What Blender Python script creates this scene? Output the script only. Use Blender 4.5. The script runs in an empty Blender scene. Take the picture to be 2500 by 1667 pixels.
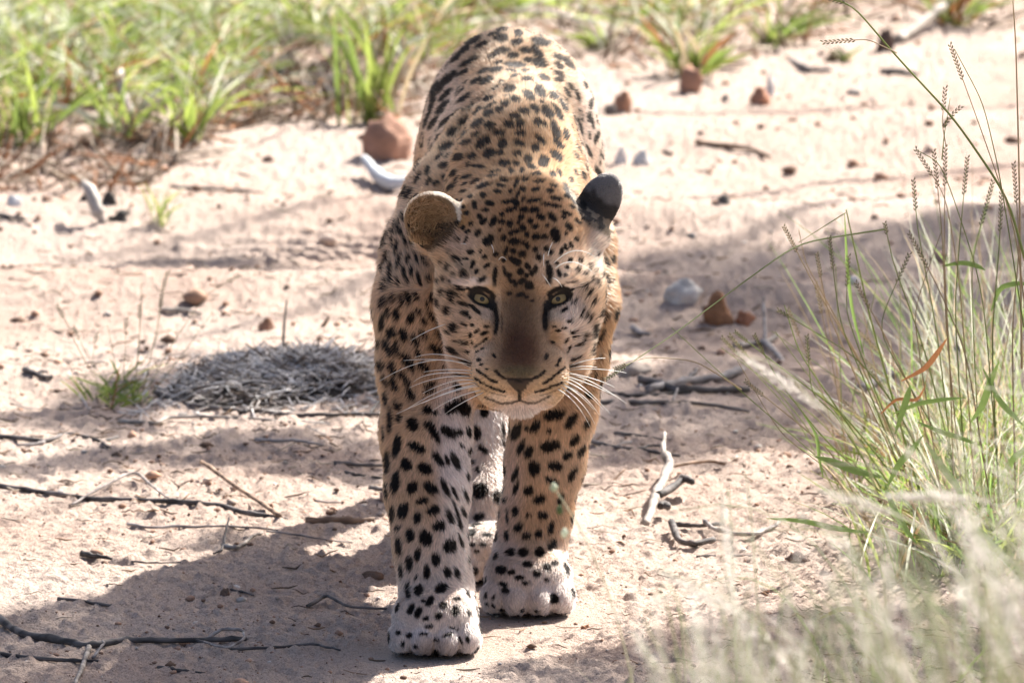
import bpy, math, random
import numpy as np
from mathutils import Vector, Matrix
from mathutils.bvhtree import BVHTree

random.seed(7)
rng = np.random.default_rng(11)
scene = bpy.context.scene

# ------------------------------------------------------------------ camera
PITCH = math.radians(10.0)
CAM = np.array([0.0, -13.72, 2.815])
LENS = 400.0
FPX = 2500.0 * LENS / 36.0
cd = bpy.data.cameras.new("camera")
cam = bpy.data.objects.new("camera", cd)
scene.collection.objects.link(cam)
cam.location = CAM
cam.rotation_euler = (math.pi / 2 - PITCH, 0, 0)
cd.lens = LENS
cd.sensor_width = 36.0
cd.clip_start = 0.5
cd.clip_end = 2000.0
cd.dof.use_dof = True
cd.dof.focus_distance = 13.85
cd.dof.aperture_fstop = 12.0
scene.camera = cam

# ------------------------------------------------------------------ sky, sun, exposure
SUN_AZ = math.radians(38)      # from straight behind the animal towards the right
SUN_EL = math.radians(41)
SUN = np.array([math.cos(SUN_EL) * math.sin(SUN_AZ), math.cos(SUN_EL) * math.cos(SUN_AZ), math.sin(SUN_EL)])
world = bpy.data.worlds.new("World")
scene.world = world
world.use_nodes = True
wn = world.node_tree
bg = wn.nodes["Background"]
sky = wn.nodes.new("ShaderNodeTexSky")
sky.sky_type = 'NISHITA'
sky.sun_disc = False
sky.sun_elevation = SUN_EL
sky.sun_rotation = SUN_AZ
sky.dust_density = 4.0
sky.air_density = 0.7
sky.ozone_density = 1.0
wn.links.new(sky.outputs[0], bg.inputs[0])
bg.inputs[1].default_value = 0.075
sl = bpy.data.lights.new("sun", 'SUN')
sl.energy = 5.0
sl.angle = math.radians(0.5)
sl.color = (1.0, 0.95, 0.88)
so = bpy.data.objects.new("sun", sl)
scene.collection.objects.link(so)
so.rotation_euler = Vector(SUN).to_track_quat('Z', 'Y').to_euler()
so.location = tuple(SUN * 20)
scene.view_settings.view_transform = 'Standard'
scene.view_settings.look = 'None'
scene.view_settings.gamma = 1.0
scene.view_settings.use_curve_mapping = False
scene.view_settings.exposure = 1.70
scene.cycles.max_bounces = 6
scene.cycles.transparent_max_bounces = 8

# ------------------------------------------------------------------ helpers
def ray(px, py):
    x = (px - 1250.0) / FPX
    y = -(py - 833.5) / FPX
    return np.array([x, math.cos(PITCH) + y * math.sin(PITCH), -math.sin(PITCH) + y * math.cos(PITCH)])

def W(px, py, Y):
    r = ray(px, py)
    return CAM + r * ((Y - CAM[1]) / r[1])

def G(px, py, z=0.0):
    r = ray(px, py)
    return CAM + r * ((z - CAM[2]) / r[2])

def project(P):
    q = P - CAM
    zc = q[..., 1] * math.cos(PITCH) - q[..., 2] * math.sin(PITCH)
    yc = q[..., 1] * math.sin(PITCH) + q[..., 2] * math.cos(PITCH)
    return 1250.0 + FPX * q[..., 0] / zc, 833.5 - FPX * yc / zc

def _hash(ix, iy, iz, seed):
    h = (ix.astype(np.int64) * 374761393 + iy.astype(np.int64) * 668265263 + iz.astype(np.int64) * 2147483647 + seed * 1274126177) & 0xffffffff
    h = ((h ^ (h >> 13)) * 1274126177) & 0xffffffff
    h = ((h ^ (h >> 15)) * 2246822519) & 0xffffffff
    return ((h ^ (h >> 16)) & 0xffffff) / float(0xffffff)

def noise2(x, y, seed=0):
    x = np.asarray(x, float); y = np.asarray(y, float)
    ix = np.floor(x).astype(np.int64); iy = np.floor(y).astype(np.int64)
    fx = x - ix; fy = y - iy
    fx = fx * fx * (3 - 2 * fx); fy = fy * fy * (3 - 2 * fy)
    z = np.zeros_like(ix)
    a = _hash(ix, iy, z, seed); b = _hash(ix + 1, iy, z, seed)
    c = _hash(ix, iy + 1, z, seed); d = _hash(ix + 1, iy + 1, z, seed)
    return (a * (1 - fx) + b * fx) * (1 - fy) + (c * (1 - fx) + d * fx) * fy - 0.5

def noise3(P, s, seed=0):
    Q = P * s
    I = np.floor(Q).astype(np.int64); f = Q - I
    f = f * f * (3 - 2 * f)
    out = 0
    for dx in (0, 1):
        for dy in (0, 1):
            for dz in (0, 1):
                w = (f[:, 0] if dx else 1 - f[:, 0]) * (f[:, 1] if dy else 1 - f[:, 1]) * (f[:, 2] if dz else 1 - f[:, 2])
                out = out + w * _hash(I[:, 0] + dx, I[:, 1] + dy, I[:, 2] + dz, seed)
    return out - 0.5

def sstep(a, b, x):
    t = np.clip((x - a) / (b - a), 0, 1)
    return t * t * (3 - 2 * t)

def mesh_obj(name, verts, faces, mat=None, parent=None, smooth=True, col=None, mesh=None):
    """verts (n,3), faces list or (m,k) array; col: per-vertex colour attribute 'tint'."""
    if mesh is None:
        mesh = bpy.data.meshes.new(name)
        verts = np.asarray(verts, np.float32)
        if isinstance(faces, np.ndarray):
            m, k = faces.shape
            mesh.vertices.add(len(verts)); mesh.vertices.foreach_set("co", verts.ravel())
            mesh.loops.add(m * k); mesh.loops.foreach_set("vertex_index", faces.astype(np.int32).ravel())
            mesh.polygons.add(m)
            mesh.polygons.foreach_set("loop_start", np.arange(0, m * k, k, dtype=np.int32))
            mesh.polygons.foreach_set("loop_total", np.full(m, k, np.int32))
            mesh.update(calc_edges=True)
        else:
            mesh.from_pydata([tuple(map(float, v)) for v in verts], [], [tuple(f) for f in faces])
        if smooth:
            mesh.polygons.foreach_set("use_smooth", np.ones(len(mesh.polygons), bool))
        if col is not None:
            a = mesh.color_attributes.new("tint", 'FLOAT_COLOR', 'POINT')
            c = np.ones((len(verts), 4), np.float32); c[:, :3] = col
            a.data.foreach_set("color", c.ravel())
        if mat is not None:
            mesh.materials.append(mat)
    o = bpy.data.objects.new(name, mesh)
    scene.collection.objects.link(o)
    if parent is not None:
        o.parent = parent
        o.matrix_parent_inverse = Matrix.Translation(parent.location).inverted()
    return o

def tag(o, label, cat, group=None, kind=None):
    o["label"] = label; o["category"] = cat
    if group: o["group"] = group
    if kind: o["kind"] = kind
    return o

def empty(name, loc, label, cat, group=None):
    o = bpy.data.objects.new(name, None)
    o.empty_display_size = 0.05
    scene.collection.objects.link(o)
    o.location = tuple(float(v) for v in loc)
    return tag(o, label, cat, group)

def material(name, color=(0.5, 0.5, 0.5), rough=0.8, attr=False, noise=None, bump=None, spec=0.3, trans=0.0, var=None):
    """noise: (scale, amount) colour mottling; bump: (scale, strength, distance)"""
    m = bpy.data.materials.new(name); m.use_nodes = True
    nt = m.node_tree; p = nt.nodes["Principled BSDF"]
    p.inputs["Roughness"].default_value = rough
    p.inputs["Specular IOR Level"].default_value = spec
    tc = nt.nodes.new("ShaderNodeTexCoord")
    if attr:
        a = nt.nodes.new("ShaderNodeAttribute"); a.attribute_name = "tint"
        src = a.outputs["Color"]
    else:
        r = nt.nodes.new("ShaderNodeRGB"); r.outputs[0].default_value = (*color, 1); src = r.outputs[0]
    if noise:
        n = nt.nodes.new("ShaderNodeTexNoise"); n.inputs["Scale"].default_value = noise[0]; n.inputs["Detail"].default_value = 5
        n.inputs["Roughness"].default_value = 0.65
        nt.links.new(tc.outputs["Object"], n.inputs["Vector"])
        mr = nt.nodes.new("ShaderNodeMapRange")
        mr.inputs[1].default_value = 0.25; mr.inputs[2].default_value = 0.75
        mr.inputs[3].default_value = 1 - noise[1]; mr.inputs[4].default_value = 1 + noise[1]
        nt.links.new(n.outputs[0], mr.inputs[0])
        mx = nt.nodes.new("ShaderNodeVectorMath"); mx.operation = 'SCALE'
        nt.links.new(src, mx.inputs[0]); nt.links.new(mr.outputs[0], mx.inputs["Scale"])
        src = mx.outputs[0]
    nt.links.new(src, p.inputs["Base Color"])
    if bump:
        n = nt.nodes.new("ShaderNodeTexNoise"); n.inputs["Scale"].default_value = bump[0]; n.inputs["Detail"].default_value = 6
        n.inputs["Roughness"].default_value = 0.6
        nt.links.new(tc.outputs["Object"], n.inputs["Vector"])
        b = nt.nodes.new("ShaderNodeBump"); b.inputs["Strength"].default_value = bump[1]; b.inputs["Distance"].default_value = bump[2]
        nt.links.new(n.outputs[0], b.inputs["Height"]); nt.links.new(b.outputs[0], p.inputs["Normal"])
    if trans > 0:
        t = nt.nodes.new("ShaderNodeBsdfTranslucent"); nt.links.new(src, t.inputs[0])
        ms = nt.nodes.new("ShaderNodeMixShader"); ms.inputs[0].default_value = trans
        out = nt.nodes["Material Output"]
        nt.links.new(p.outputs[0], ms.inputs[1]); nt.links.new(t.outputs[0], ms.inputs[2]); nt.links.new(ms.outputs[0], out.inputs[0])
    return m

class Soup:
    """collects ribbons, tubes and lumps into one vertex-coloured mesh"""
    def __init__(self): self.v = []; self.f = []; self.c = []; self.n = 0
    def add(self, v, f, c):
        v = np.asarray(v, float); f = np.asarray(f, int)
        if f.shape[1] == 3: f = np.concatenate([f, f[:, 2:3]], 1)
        self.v.append(v); self.f.append(f + self.n); self.c.append(np.broadcast_to(np.asarray(c, float), (len(v), 3))); self.n += len(v)
    def tube(self, pts, radii, sides=6, color=(.5, .5, .5)):
        pts = np.asarray(pts, float); n = len(pts)
        radii = np.broadcast_to(np.asarray(radii, float), (n,))
        t = np.gradient(pts, axis=0); t /= np.linalg.norm(t, axis=1)[:, None] + 1e-9
        ref = np.array([0.13, 0.31, 0.94]) if abs(t[:, 2]).mean() < 0.8 else np.array([0.94, 0.31, 0.13])
        a = np.cross(t, ref); a /= np.linalg.norm(a, axis=1)[:, None] + 1e-9
        b = np.cross(t, a)
        ang = np.arange(sides) * 2 * math.pi / sides
        ring = pts[:, None, :] + radii[:, None, None] * (np.cos(ang)[None, :, None] * a[:, None, :] + np.sin(ang)[None, :, None] * b[:, None, :])
        v = ring.reshape(-1, 3)
        i = np.arange(n - 1)[:, None] * sides; j = np.arange(sides)[None, :]; k = (j + 1) % sides
        f = np.stack([i + j, i + k, i + sides + k, i + sides + j], -1).reshape(-1, 4)
        v = np.vstack([v, pts[0], pts[-1]])
        caps = []
        for q in range(sides):
            caps.append([(q + 1) % sides, q, n * sides, n * sides])
            caps.append([(n - 1) * sides + q, (n - 1) * sides + (q + 1) % sides, n * sides + 1, n * sides + 1])
        self.add(v, np.vstack([f, np.array(caps)]), color if np.ndim(color) == 1 else np.vstack([np.repeat(color, sides, 0), color[0], color[-1]]))
    def obj(self, name, mat, parent=None, smooth=True):
        v = np.vstack(self.v); f = np.vstack(self.f); c = np.vstack(self.c)
        tri = f[:, 2] == f[:, 3]
        if tri.any() and not tri.all():
            faces = [tuple(q[:3]) if t else tuple(q) for q, t in zip(f.tolist(), tri)] if len(f) < 30000 else None
            if faces is None:
                f2 = np.vstack([f[~tri][:, [0, 1, 2]], f[~tri][:, [0, 2, 3]], f[tri][:, :3]])
                return mesh_obj(name, v, f2, mat, parent, smooth, c)
            return mesh_obj(name, v, faces, mat, parent, smooth, c)
        return mesh_obj(name, v, f[:, :3] if tri.all() else f, mat, parent, smooth, c)

def ribbons(base, direc, length, width, bend, col_a, col_b, segs=4, fold=0.25):
    """many grass blades at once. base (n,3) direc (n,3) unit; bend (n,3) tip offset direction*amount; returns v,f,c"""
    n = len(base)
    t = np.linspace(0, 1, segs + 1)
    L = length[:, None, None]
    P = base[:, None, :] + direc[:, None, :] * L * t[None, :, None] + bend[:, None, :] * L * (t ** 2)[None, :, None]
    T = direc[:, None, :] + 2 * bend[:, None, :] * t[None, :, None]
    side = np.cross(T, rng.normal(size=(n, 1, 3)) * np.array([1, 1, .3]))
    side /= np.linalg.norm(side, axis=2)[..., None] + 1e-9
    w = width[:, None] * (0.55 + 0.9 * t - 0.0) * np.clip((1 - t) * 2.2, 0.04, 1)[None, :] if True else 0
    w = w[..., None] * 0.5
    up = np.cross(side, T); up /= np.linalg.norm(up, axis=2)[..., None] + 1e-9
    A = P - side * w; B = P + side * w; M = P - up * w * fold * 2
    v = np.stack([A, M, B], 2).reshape(-1, 3)
    rows = (segs + 1) * 3
    f = []
    for s in range(segs):
        for q in (0, 1):
            f.append([s * 3 + q, s * 3 + q + 1, s * 3 + 4 + q, s * 3 + 3 + q])
    f = np.array(f)
    F = (np.arange(n)[:, None, None] * rows + f[None]).reshape(-1, 4)
    c = col_a[:, None, :] * (1 - t)[None, :, None] + col_b[:, None, :] * t[None, :, None]
    c = np.repeat(c[:, :, None, :], 3, 2).reshape(-1, 3)
    return v, F, c
FUR_COUNT = 800000
# ------------------------------------------------------------------ leopard: one continuous body grown from a distance field
TH = math.radians(55)
HF = np.array([0, -math.cos(TH), -math.sin(TH)])     # towards the nose
HU = np.array([0, -math.sin(TH), math.cos(TH)])      # out of the forehead
HR = np.array([1.0, 0, 0])
HO = W(1270, 714, -0.13)
def HL(r, f, u): return HO + HR * r + HF * f + HU * u
HM = np.stack([HR, HF, HU])                           # world -> head axes
def tohead(P): return (P - HO) @ HM.T

gx = np.concatenate([np.arange(-0.22, 0.215, 0.0028)])
gy = np.concatenate([np.arange(-0.32, 0.40, 0.0030), np.arange(0.40, 1.55, 0.0065)])
gz = np.arange(-0.012, 0.735, 0.0029)
D = np.full((len(gx), len(gy), len(gz)), 0.06, np.float32)
KM = 0.0005 * 1.0

def _box(c, r):
    i0 = max(int(np.searchsorted(gx, c[0] - r[0])) - 1, 0); i1 = int(np.searchsorted(gx, c[0] + r[0])) + 1
    j0 = max(int(np.searchsorted(gy, c[1] - r[1])) - 1, 0); j1 = int(np.searchsorted(gy, c[1] + r[1])) + 1
    k0 = max(int(np.searchsorted(gz, c[2] - r[2])) - 1, 0); k1 = int(np.searchsorted(gz, c[2] + r[2])) + 1
    s = (slice(i0, i1), slice(j0, j1), slice(k0, k1))
    X = gx[s[0]][:, None, None].astype(np.float32); Y = gy[s[1]][None, :, None].astype(np.float32); Z = gz[s[2]][None, None, :].astype(np.float32)
    return s, X, Y, Z

def _combine(s, d, k, sub=False):
    a = D[s]
    if sub:
        d = -d
        h = np.clip(0.5 - 0.5 * (a - d) / k, 0, 1) if False else np.clip(0.5 + 0.5 * (a - d) / k, 0, 1)
        D[s] = d * (1 - h) + a * h + k * h * (1 - h)
    else:
        h = np.clip(0.5 + 0.5 * (a - d) / k, 0, 1)
        D[s] = a * (1 - h) + d * h - k * h * (1 - h)

def ell(c, r, k=0.02, M=None, sub=False):
    c = np.asarray(c, float); r = np.asarray(r, float)
    R = np.full(3, r.max()) + k + 0.02 if M is not None else r + k + 0.02
    s, X, Y, Z = _box(c, R)
    x = X - c[0]; y = Y - c[1]; z = Z - c[2]
    if M is not None:
        x, y, z = [M[q, 0] * x + M[q, 1] * y + M[q, 2] * z for q in range(3)]
    k0 = np.sqrt((x / r[0]) ** 2 + (y / r[1]) ** 2 + (z / r[2]) ** 2) + 1e-6
    k1 = np.sqrt((x / r[0] ** 2) ** 2 + (y / r[1] ** 2) ** 2 + (z / r[2] ** 2) ** 2) + 1e-6
    _combine(s, (k0 * (k0 - 1) / k1).astype(np.float32), k, sub)

def cone(a, b, ra, rb, k=0.02, sub=False):
    a = np.asarray(a, float); b = np.asarray(b, float)
    R = np.abs(b - a) / 2 + max(ra, rb) + k + 0.02
    s, X, Y, Z = _box((a + b) / 2, R)
    ba = b - a; bb = float(ba @ ba)
    h = np.clip(((X - a[0]) * ba[0] + (Y - a[1]) * ba[1] + (Z - a[2]) * ba[2]) / bb, 0, 1)
    d = np.sqrt((X - a[0] - h * ba[0]) ** 2 + (Y - a[1] - h * ba[1]) ** 2 + (Z - a[2] - h * ba[2]) ** 2) - (ra + (rb - ra) * h)
    _combine(s, d.astype(np.float32), k, sub)

def chain(pts, k=0.02, sub=False):
    """pts: list of (px, py, Y, r_px)"""
    q = []
    for px, py, Y, r in pts:
        q.append((W(px, py, Y), r * (Y - CAM[1]) / FPX))
    for (a, ra), (b, rb) in zip(q[:-1], q[1:]): cone(a, b, ra, rb, k, sub)

def hell(r, f, u, R, k=0.012, sub=False, tilt=0.0, roll=0.0, yaw=0.0):
    M = HM.copy()
    if tilt:   # about the R axis
        c, s_ = math.cos(tilt), math.sin(tilt)
        M = np.array([[1, 0, 0], [0, c, s_], [0, -s_, c]]) @ M
    if roll:   # about the U axis
        c, s_ = math.cos(roll), math.sin(roll)
        M = np.array([[c, s_, 0], [-s_, c, 0], [0, 0, 1]]) @ M
    ell(HL(r, f, u), R, k, M, sub)

# trunk
ell(W(1246, 338, .90), (.114, .19, .141), .025)                  # rump
ell(W(1240, 440, 0.74), (.102, .28, .145), .02)                  # loin and belly
ell(W(1212, 640, 0.46), (.116, .24, .168), .03)                  # rib cage
ell(W(1205, 600, 0.30), (.114, .15, .130), .03)                  # shoulder girdle
chain([(1285, 262, .42, 74), (1275, 330, .30, 100), (1262, 440, .16, 122), (1262, 560, .06, 128)], .05)   # withers and neck
chain([(1160, 330, .44, 66), (1076, 480, .34, 66), (1022, 640, .26, 72)], .035)
chain([(1345, 330, .46, 56), (1388, 480, .38, 58), (1412, 600, .33, 62)], .035)
ell(W(1225, 830, 0.22), (.085, .11, .085), .05)                  # brisket
# tail
prev = None
for i in range(10):
    t = i / 9
    p = np.array([.0 + .04 * t, 1.02 + .30 * math.sin(t * 1.7), .52 - .42 * t + .10 * t * t * t])
    if prev is not None: cone(prev, p, .034 - .014 * t, .033 - .014 * t, .02)
    prev = p
# front leg on the left of the picture, ahead
chain([(1030, 620, .27, 88), (1022, 745, .21, 97), (1036, 890, .20, 101), (1040, 1060, .17, 98), (1044, 1200, .14, 90), (1050, 1330, .11, 76), (1066, 1440, .09, 76), (1074, 1500, .085, 80)], .03)
# front leg on the right, behind it
chain([(1410, 600, .34, 84), (1408, 740, .30, 87), (1380, 870, .31, 90), (1352, 1000, .33, 92), (1330, 1130, .34, 84), (1308, 1260, .34, 74), (1290, 1370, .33, 75), (1288, 1425, .325, 80)], .03)
def paw(cx, toeY, w=1.0, ang=0.0, drop=0.0):
    def P(x, y, z):
        c, s_ = math.cos(ang), math.sin(ang)
        return np.array([cx + (x * c - y * s_) * w, toeY + (x * s_ + y * c) * w, z * w + drop])
    ell(P(0, .070, .036), (.046 * w, .055 * w, .036 * w), .02)
    ell(P(0, .050, .044), (.045 * w, .040 * w, .030 * w), .02)
    for x, y, r in ((-.038, .040, .0175), (-.014, .028, .0185), (.013, .028, .0185), (.038, .040, .0175)):
        ell(P(x, y, .021), (r * w, .032 * w, .022 * w), .0035)
        ell(P(x * .95, y + .03, .040), (r * .80 * w, .030 * w, .020 * w), .006)
paw(W(1062, 1590, 0.03)[0], -0.012, 1.02)
paw(W(1289, 1500, .28)[0], .235, 1.06)
# hind legs
def mchain(pts, k=.03):
    for a, b in zip(pts[:-1], pts[1:]): cone(a[:3], b[:3], a[3], b[3], k)
mchain([(-.050, .92, .46, .074), (-.056, .78, .34, .062), (-.050, .70, .27, .048), (-.036, .655, .17, .031), (-.036, .58, .08, .030), (-.036, .56, .05, .030)])
paw(-.036, .455, .90)
mchain([(.042, .95, .46, .074), (.045, .84, .34, .062), (.035, .93, .25, .042), (.024, 1.02, .19, .030), (.024, .97, .08, .026), (.024, .95, .05, .028)])
paw(.024, .87, .90)

# head
hell(0, -.060, -.060, (.080, .088, .082), .03)
hell(0, -.075, -.020, (.066, .066, .042), .025)
hell(0, -.035, -.018, (.052, .050, .034), .025)
for s_ in (-1, 1):
    hell(s_ * .062, -.015, -.056, (.036, .055, .045), .025)       # cheek bones
    hell(s_ * .052, .030, -.090, (.034, .050, .045), .02)        # jaw muscle and ruff
    hell(s_ * .048, -.0245, -.010, (.027, .014, .019), .012)      # brow
    hell(s_ * .048, .028, -.030, (.026, .020, .020), .016)       # below the eye
cone(HL(0, -.02, -.012), HL(0, .094, -.018), .021, .025, .012)    # bridge of the nose
cone(HL(-.010, .02, -.022), HL(-.012, .10, -.026), .018, .020, .014)
cone(HL(.010, .02, -.022), HL(.012, .10, -.026), .018, .020, .014)
for s_ in (-1, 1):
    hell(s_ * .030, .088, -.047, (.029, .038, .035), .012, roll=s_ * .15)   # whisker pads
    hell(s_ * .024, .098, -.054, (.027, .030, .028), .008)
hell(0, .112, -.024, (.027, .017, .018), .010)                   # nose
hell(0, .082, -.086, (.033, .040, .029), .006)                   # chin
hell(0, .030, -.095, (.048, .060, .035), .02)
for s_ in (-1, 1):
    hell(s_ * .046, .0040, .004, (.0180, .0071, .026), .003, True, roll=-s_ * .42)  # eye opening
    cone(HL(s_ * .0305, .004, .002), HL(s_ * .0285, .034, -.001), .0075, .005, .010, True)
    hell(s_ * .047, .008, .014, (.030, .020, .018), .010, True)
    hell(s_ * .046, -.0120, -.001, (.024, .0075, .0135), .008, roll=-s_ * .22)   # upper lid and brow edge    # tear line
    hell(s_ * .0165, .1275, -.026, (.0055, .006, .0045), .003, True)        # nostril
cone(HL(0, .132, -.040), HL(0, .128, -.066), .0022, .0022, .003, True)
# back of the skull into the neck
cone(HL(0, -.10, -.045), W(1270, 370, .22), .064, .056, .05)
cone(HL(0, -.07, -.085), W(1262, 520, .16), .080, .070, .05)
# ears
def axes(n, up):
    n = np.asarray(n, float); n /= np.linalg.norm(n)
    up = np.asarray(up, float); s_ = np.cross(up, n); s_ /= np.linalg.norm(s_); up = np.cross(n, s_)
    return np.stack([s_, n, up])
EL = W(1056, 532, -.045)
ML = axes((-.16, -1, -.22), (-.34, 0, 1))
ell(EL, (.0360, .019, .0340), .008, ML)
cone(EL + ML[2] * -.02 + ML[0] * .0, W(1100, 590, -.05), .024, .024, .012)
ell(EL + ML[1] * .0175 + ML[2] * -.001, (.0345, .020, .0325), .003, ML, True)
ell(EL + ML[1] * .021 - ML[2] * .024, (.027, .020, .022), .004, ML, True)
cone(EL - ML[2] * .031 + ML[1] * -.002, W(1108, 604, -.055), .018, .024, .012)
cone(EL + ML[0] * .024 - ML[2] * .014 - ML[1] * .006, HL(-.062, -.085, -.040), .019, .030, .015)
ell(EL - ML[2] * .030 - ML[1] * .012, (.030, .014, .016), .012, ML)
ER = W(1462, 496, -.02)
MR = axes((.35, .93, -.10), (.62, .0, 1))
ell(ER, (.026, .014, .041), .006, MR)
cone(ER - MR[2] * .026, W(1432, 575, -.045), .022, .024, .012)
ell(ER + MR[1] * .013 + MR[2] * .002, (.023, .016, .037), .003, MR, True)

def surface_nets(D):
    ins = D < 0
    nx, ny, nz = D.shape
    cnt = np.zeros((nx - 1, ny - 1, nz - 1), np.uint8)
    corners = [(a, b, c) for a in (0, 1) for b in (0, 1) for c in (0, 1)]
    for a, b, c in corners: cnt += ins[a:nx - 1 + a, b:ny - 1 + b, c:nz - 1 + c]
    act = (cnt > 0) & (cnt < 8)
    I, J, K = np.nonzero(act)
    idx = np.full(act.shape, -1, np.int32); idx[I, J, K] = np.arange(len(I))
    val = {cc: D[I + cc[0], J + cc[1], K + cc[2]] for cc in corners}
    acc = np.zeros((len(I), 3)); num = np.zeros(len(I))
    for cc in corners:
        for ax in range(3):
            if cc[ax] == 0:
                dd = list(cc); dd[ax] = 1; dd = tuple(dd)
                va, vb = val[cc], val[dd]
                m = (va < 0) != (vb < 0)
                t = np.where(m, va / np.where(m, va - vb, 1), 0)
                p = np.zeros((len(I), 3)); p[:] = cc; p[:, ax] += t
                acc[m] += p[m]; num[m] += 1
    fr = acc / num[:, None]
    def co(g, i, f): return g[i] * (1 - f) + g[i + 1] * f
    V = np.stack([co(gx, I, fr[:, 0]), co(gy, J, fr[:, 1]), co(gz, K, fr[:, 2])], 1)
    F = []
    for ax in range(3):
        a = [slice(None)] * 3; b = [slice(None)] * 3; a[ax] = slice(0, -1); b[ax] = slice(1, None)
        A = ins[tuple(a)]; B = ins[tuple(b)]
        e = np.argwhere(A != B)
        o1, o2 = [(1, 2), (2, 0), (0, 1)][ax]
        ok = (e[:, o1] > 0) & (e[:, o2] > 0) & (e[:, o1] < D.shape[o1] - 1) & (e[:, o2] < D.shape[o2] - 1)
        e = e[ok]; flip = ~A[e[:, 0], e[:, 1], e[:, 2]]
        q = []
        for d1, d2 in ((-1, -1), (0, -1), (0, 0), (-1, 0)):
            w = e.copy(); w[:, o1] += d1; w[:, o2] += d2
            q.append(idx[w[:, 0], w[:, 1], w[:, 2]])
        q = np.stack(q, 1); q[flip] = q[flip][:, ::-1]
        F.append(q)
    return V, np.vstack(F)

BV, BF = surface_nets(D)
del D
# a little relaxing
for it in range(3):
    acc = np.zeros_like(BV); num = np.zeros(len(BV))
    for a in range(4):
        u, v = BF[:, a], BF[:, (a + 1) % 4]
        for q in range(3):
            acc[:, q] += np.bincount(u, BV[v, q], len(BV)) + np.bincount(v, BV[u, q], len(BV))
        num += np.bincount(u, None, len(BV)) + np.bincount(v, None, len(BV))
    BV = BV * 0.5 + 0.5 * acc / np.maximum(num, 1)[:, None]
FN = np.cross(BV[BF[:, 2]] - BV[BF[:, 0]], BV[BF[:, 3]] - BV[BF[:, 1]])
VN = np.zeros_like(BV)
for a in range(4):
    for q in range(3): VN[:, q] += np.bincount(BF[:, a], FN[:, q], len(BV))
VN /= np.linalg.norm(VN, axis=1)[:, None] + 1e-12
BVH = BVHTree.FromPolygons([Vector(v) for v in BV.tolist()], BF.tolist())
def hit(px, py):
    r = ray(px, py); r = r / np.linalg.norm(r)
    loc, nor, i, d = BVH.ray_cast(Vector(CAM), Vector(r))
    return (np.array(loc), np.array(nor)) if loc is not None else (None, None)
# ------------------------------------------------------------------ ground: one sheet, fine where the picture looks
def seg_dist(x, y, pts):
    d = np.full(np.shape(x), 99.)
    for (ax, ay), (bx, by) in zip(pts[:-1], pts[1:]):
        vx, vy = bx - ax, by - ay
        t = np.clip(((x - ax) * vx + (y - ay) * vy) / (vx * vx + vy * vy + 1e-12), 0, 1)
        d = np.minimum(d, np.hypot(x - ax - t * vx, y - ay - t * vy))
    return d

PAWS = [(W(1062, 1590, .03)[0], .02), (W(1289, 1500, .28)[0], .27), (-.036, .49), (.024, .90)]
def H(x, y, fine=True):
    x = np.asarray(x, float); y = np.asarray(y, float)
    far = sstep(5, 14, y)
    h = noise2(x * 1.1, y * 1.1, 1) * .020 * sstep(.4, 1.6, y) + noise2(x * 3.1, y * 2.6, 2) * .010 * sstep(.2, 1.0, y) + noise2(x * 7 + y * 2, y * 6, 3) * .008
    # soft ridges of the wheel ruts that cross the track
    for yc, wd, dp, sl in ((2.95, .24, .030, -.10), (2.30, .20, .016, -.06), (3.75, .28, .018, .05)):
        q = (y - yc - sl * x + noise2(x * 2.2, y * 0 + yc, 5) * .16) / wd
        h = h - dp * np.exp(-q * q) + dp * .8 * np.exp(-((np.abs(q) - 1.5) / .45) ** 2)
    # tread marks
    q = (y - 3.02 - .35 * (x + .25)); m = np.exp(-(q / .17) ** 2) * sstep(-.62, -.5, x) * (1 - sstep(.0, .12, x))
    h = h + m * .014 * np.sin((x * .9 + np.abs(q) * 1.4) * 88)
    if fine:
        h = h + noise2(x * 22, y * 16, 6) * .0042 + noise2(x * 48, y * 36, 7) * .0034
        c = np.clip(noise2(x * 90, y * 70, 8) + noise2(x * 34, y * 30, 13) * .8 - .02, 0, 1)
        h = h + c * .010 * (1 - .6 * sstep(1.4, 3, y)) + noise2(x * 115, y * 90, 9) * .0058 + noise2(x * 230, y * 190, 19) * .0040
    h = h + far * noise2(x * .25, y * .25, 12) * .15
    d = np.full(x.shape, 9.)
    for a, b in PAWS: d = np.minimum(d, np.hypot((x - a) / .075, (y - b) / .10))
    w = 1 - sstep(.85, 1.7, d)
    h = h * (1 - w) + (-.0015) * w
    return h
def HG(x, y): return float(H(np.array([x]), np.array([y]))[0])
def GP(px, py, lift=0.0):
    """photo position of something on the ground -> world point"""
    p = G(px, py)
    for _ in range(3): p = G(px, py, float(H(np.array([p[0]]), np.array([p[1]]), False)[0]))
    p = p.copy(); p[2] += lift
    return p

def graded(parts):
    out = [parts[0][0]]
    for a, b, s in parts:
        n = max(int(round((b - a) / s)), 1)
        out += list(a + (b - a) * (np.arange(n) + 1) / n)
    return np.array(out)
geo = lambda a, b, n: [(a * (b / a) ** (i / n), a * (b / a) ** ((i + 1) / n), 1e9) for i in range(n)]
half = graded([(0, .72, .0034), (.72, 1.3, .010), (1.3, 2.5, .04)] + geo(2.5, 600, 26))
xs = np.concatenate([-half[::-1][:-1], half])
ys = graded([(-s[1], -s[0], 1e9) for s in geo(8, 600, 14)[::-1]] + [(-8, -1.2, .2), (-1.2, -.30, .02), (-.30, .9, .0036), (.9, 1.8, .006), (1.8, 3.2, .009), (3.2, 6.2, .014), (6.2, 9, .05), (9, 14, .2)] + geo(14, 900, 24))
GXX, GYY = np.meshgrid(xs, ys, indexing='ij')
ZZ = H(GXX, GYY)
ZZ = np.where((np.abs(GXX) > 1.3), H(GXX, GYY, False), ZZ)
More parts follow.
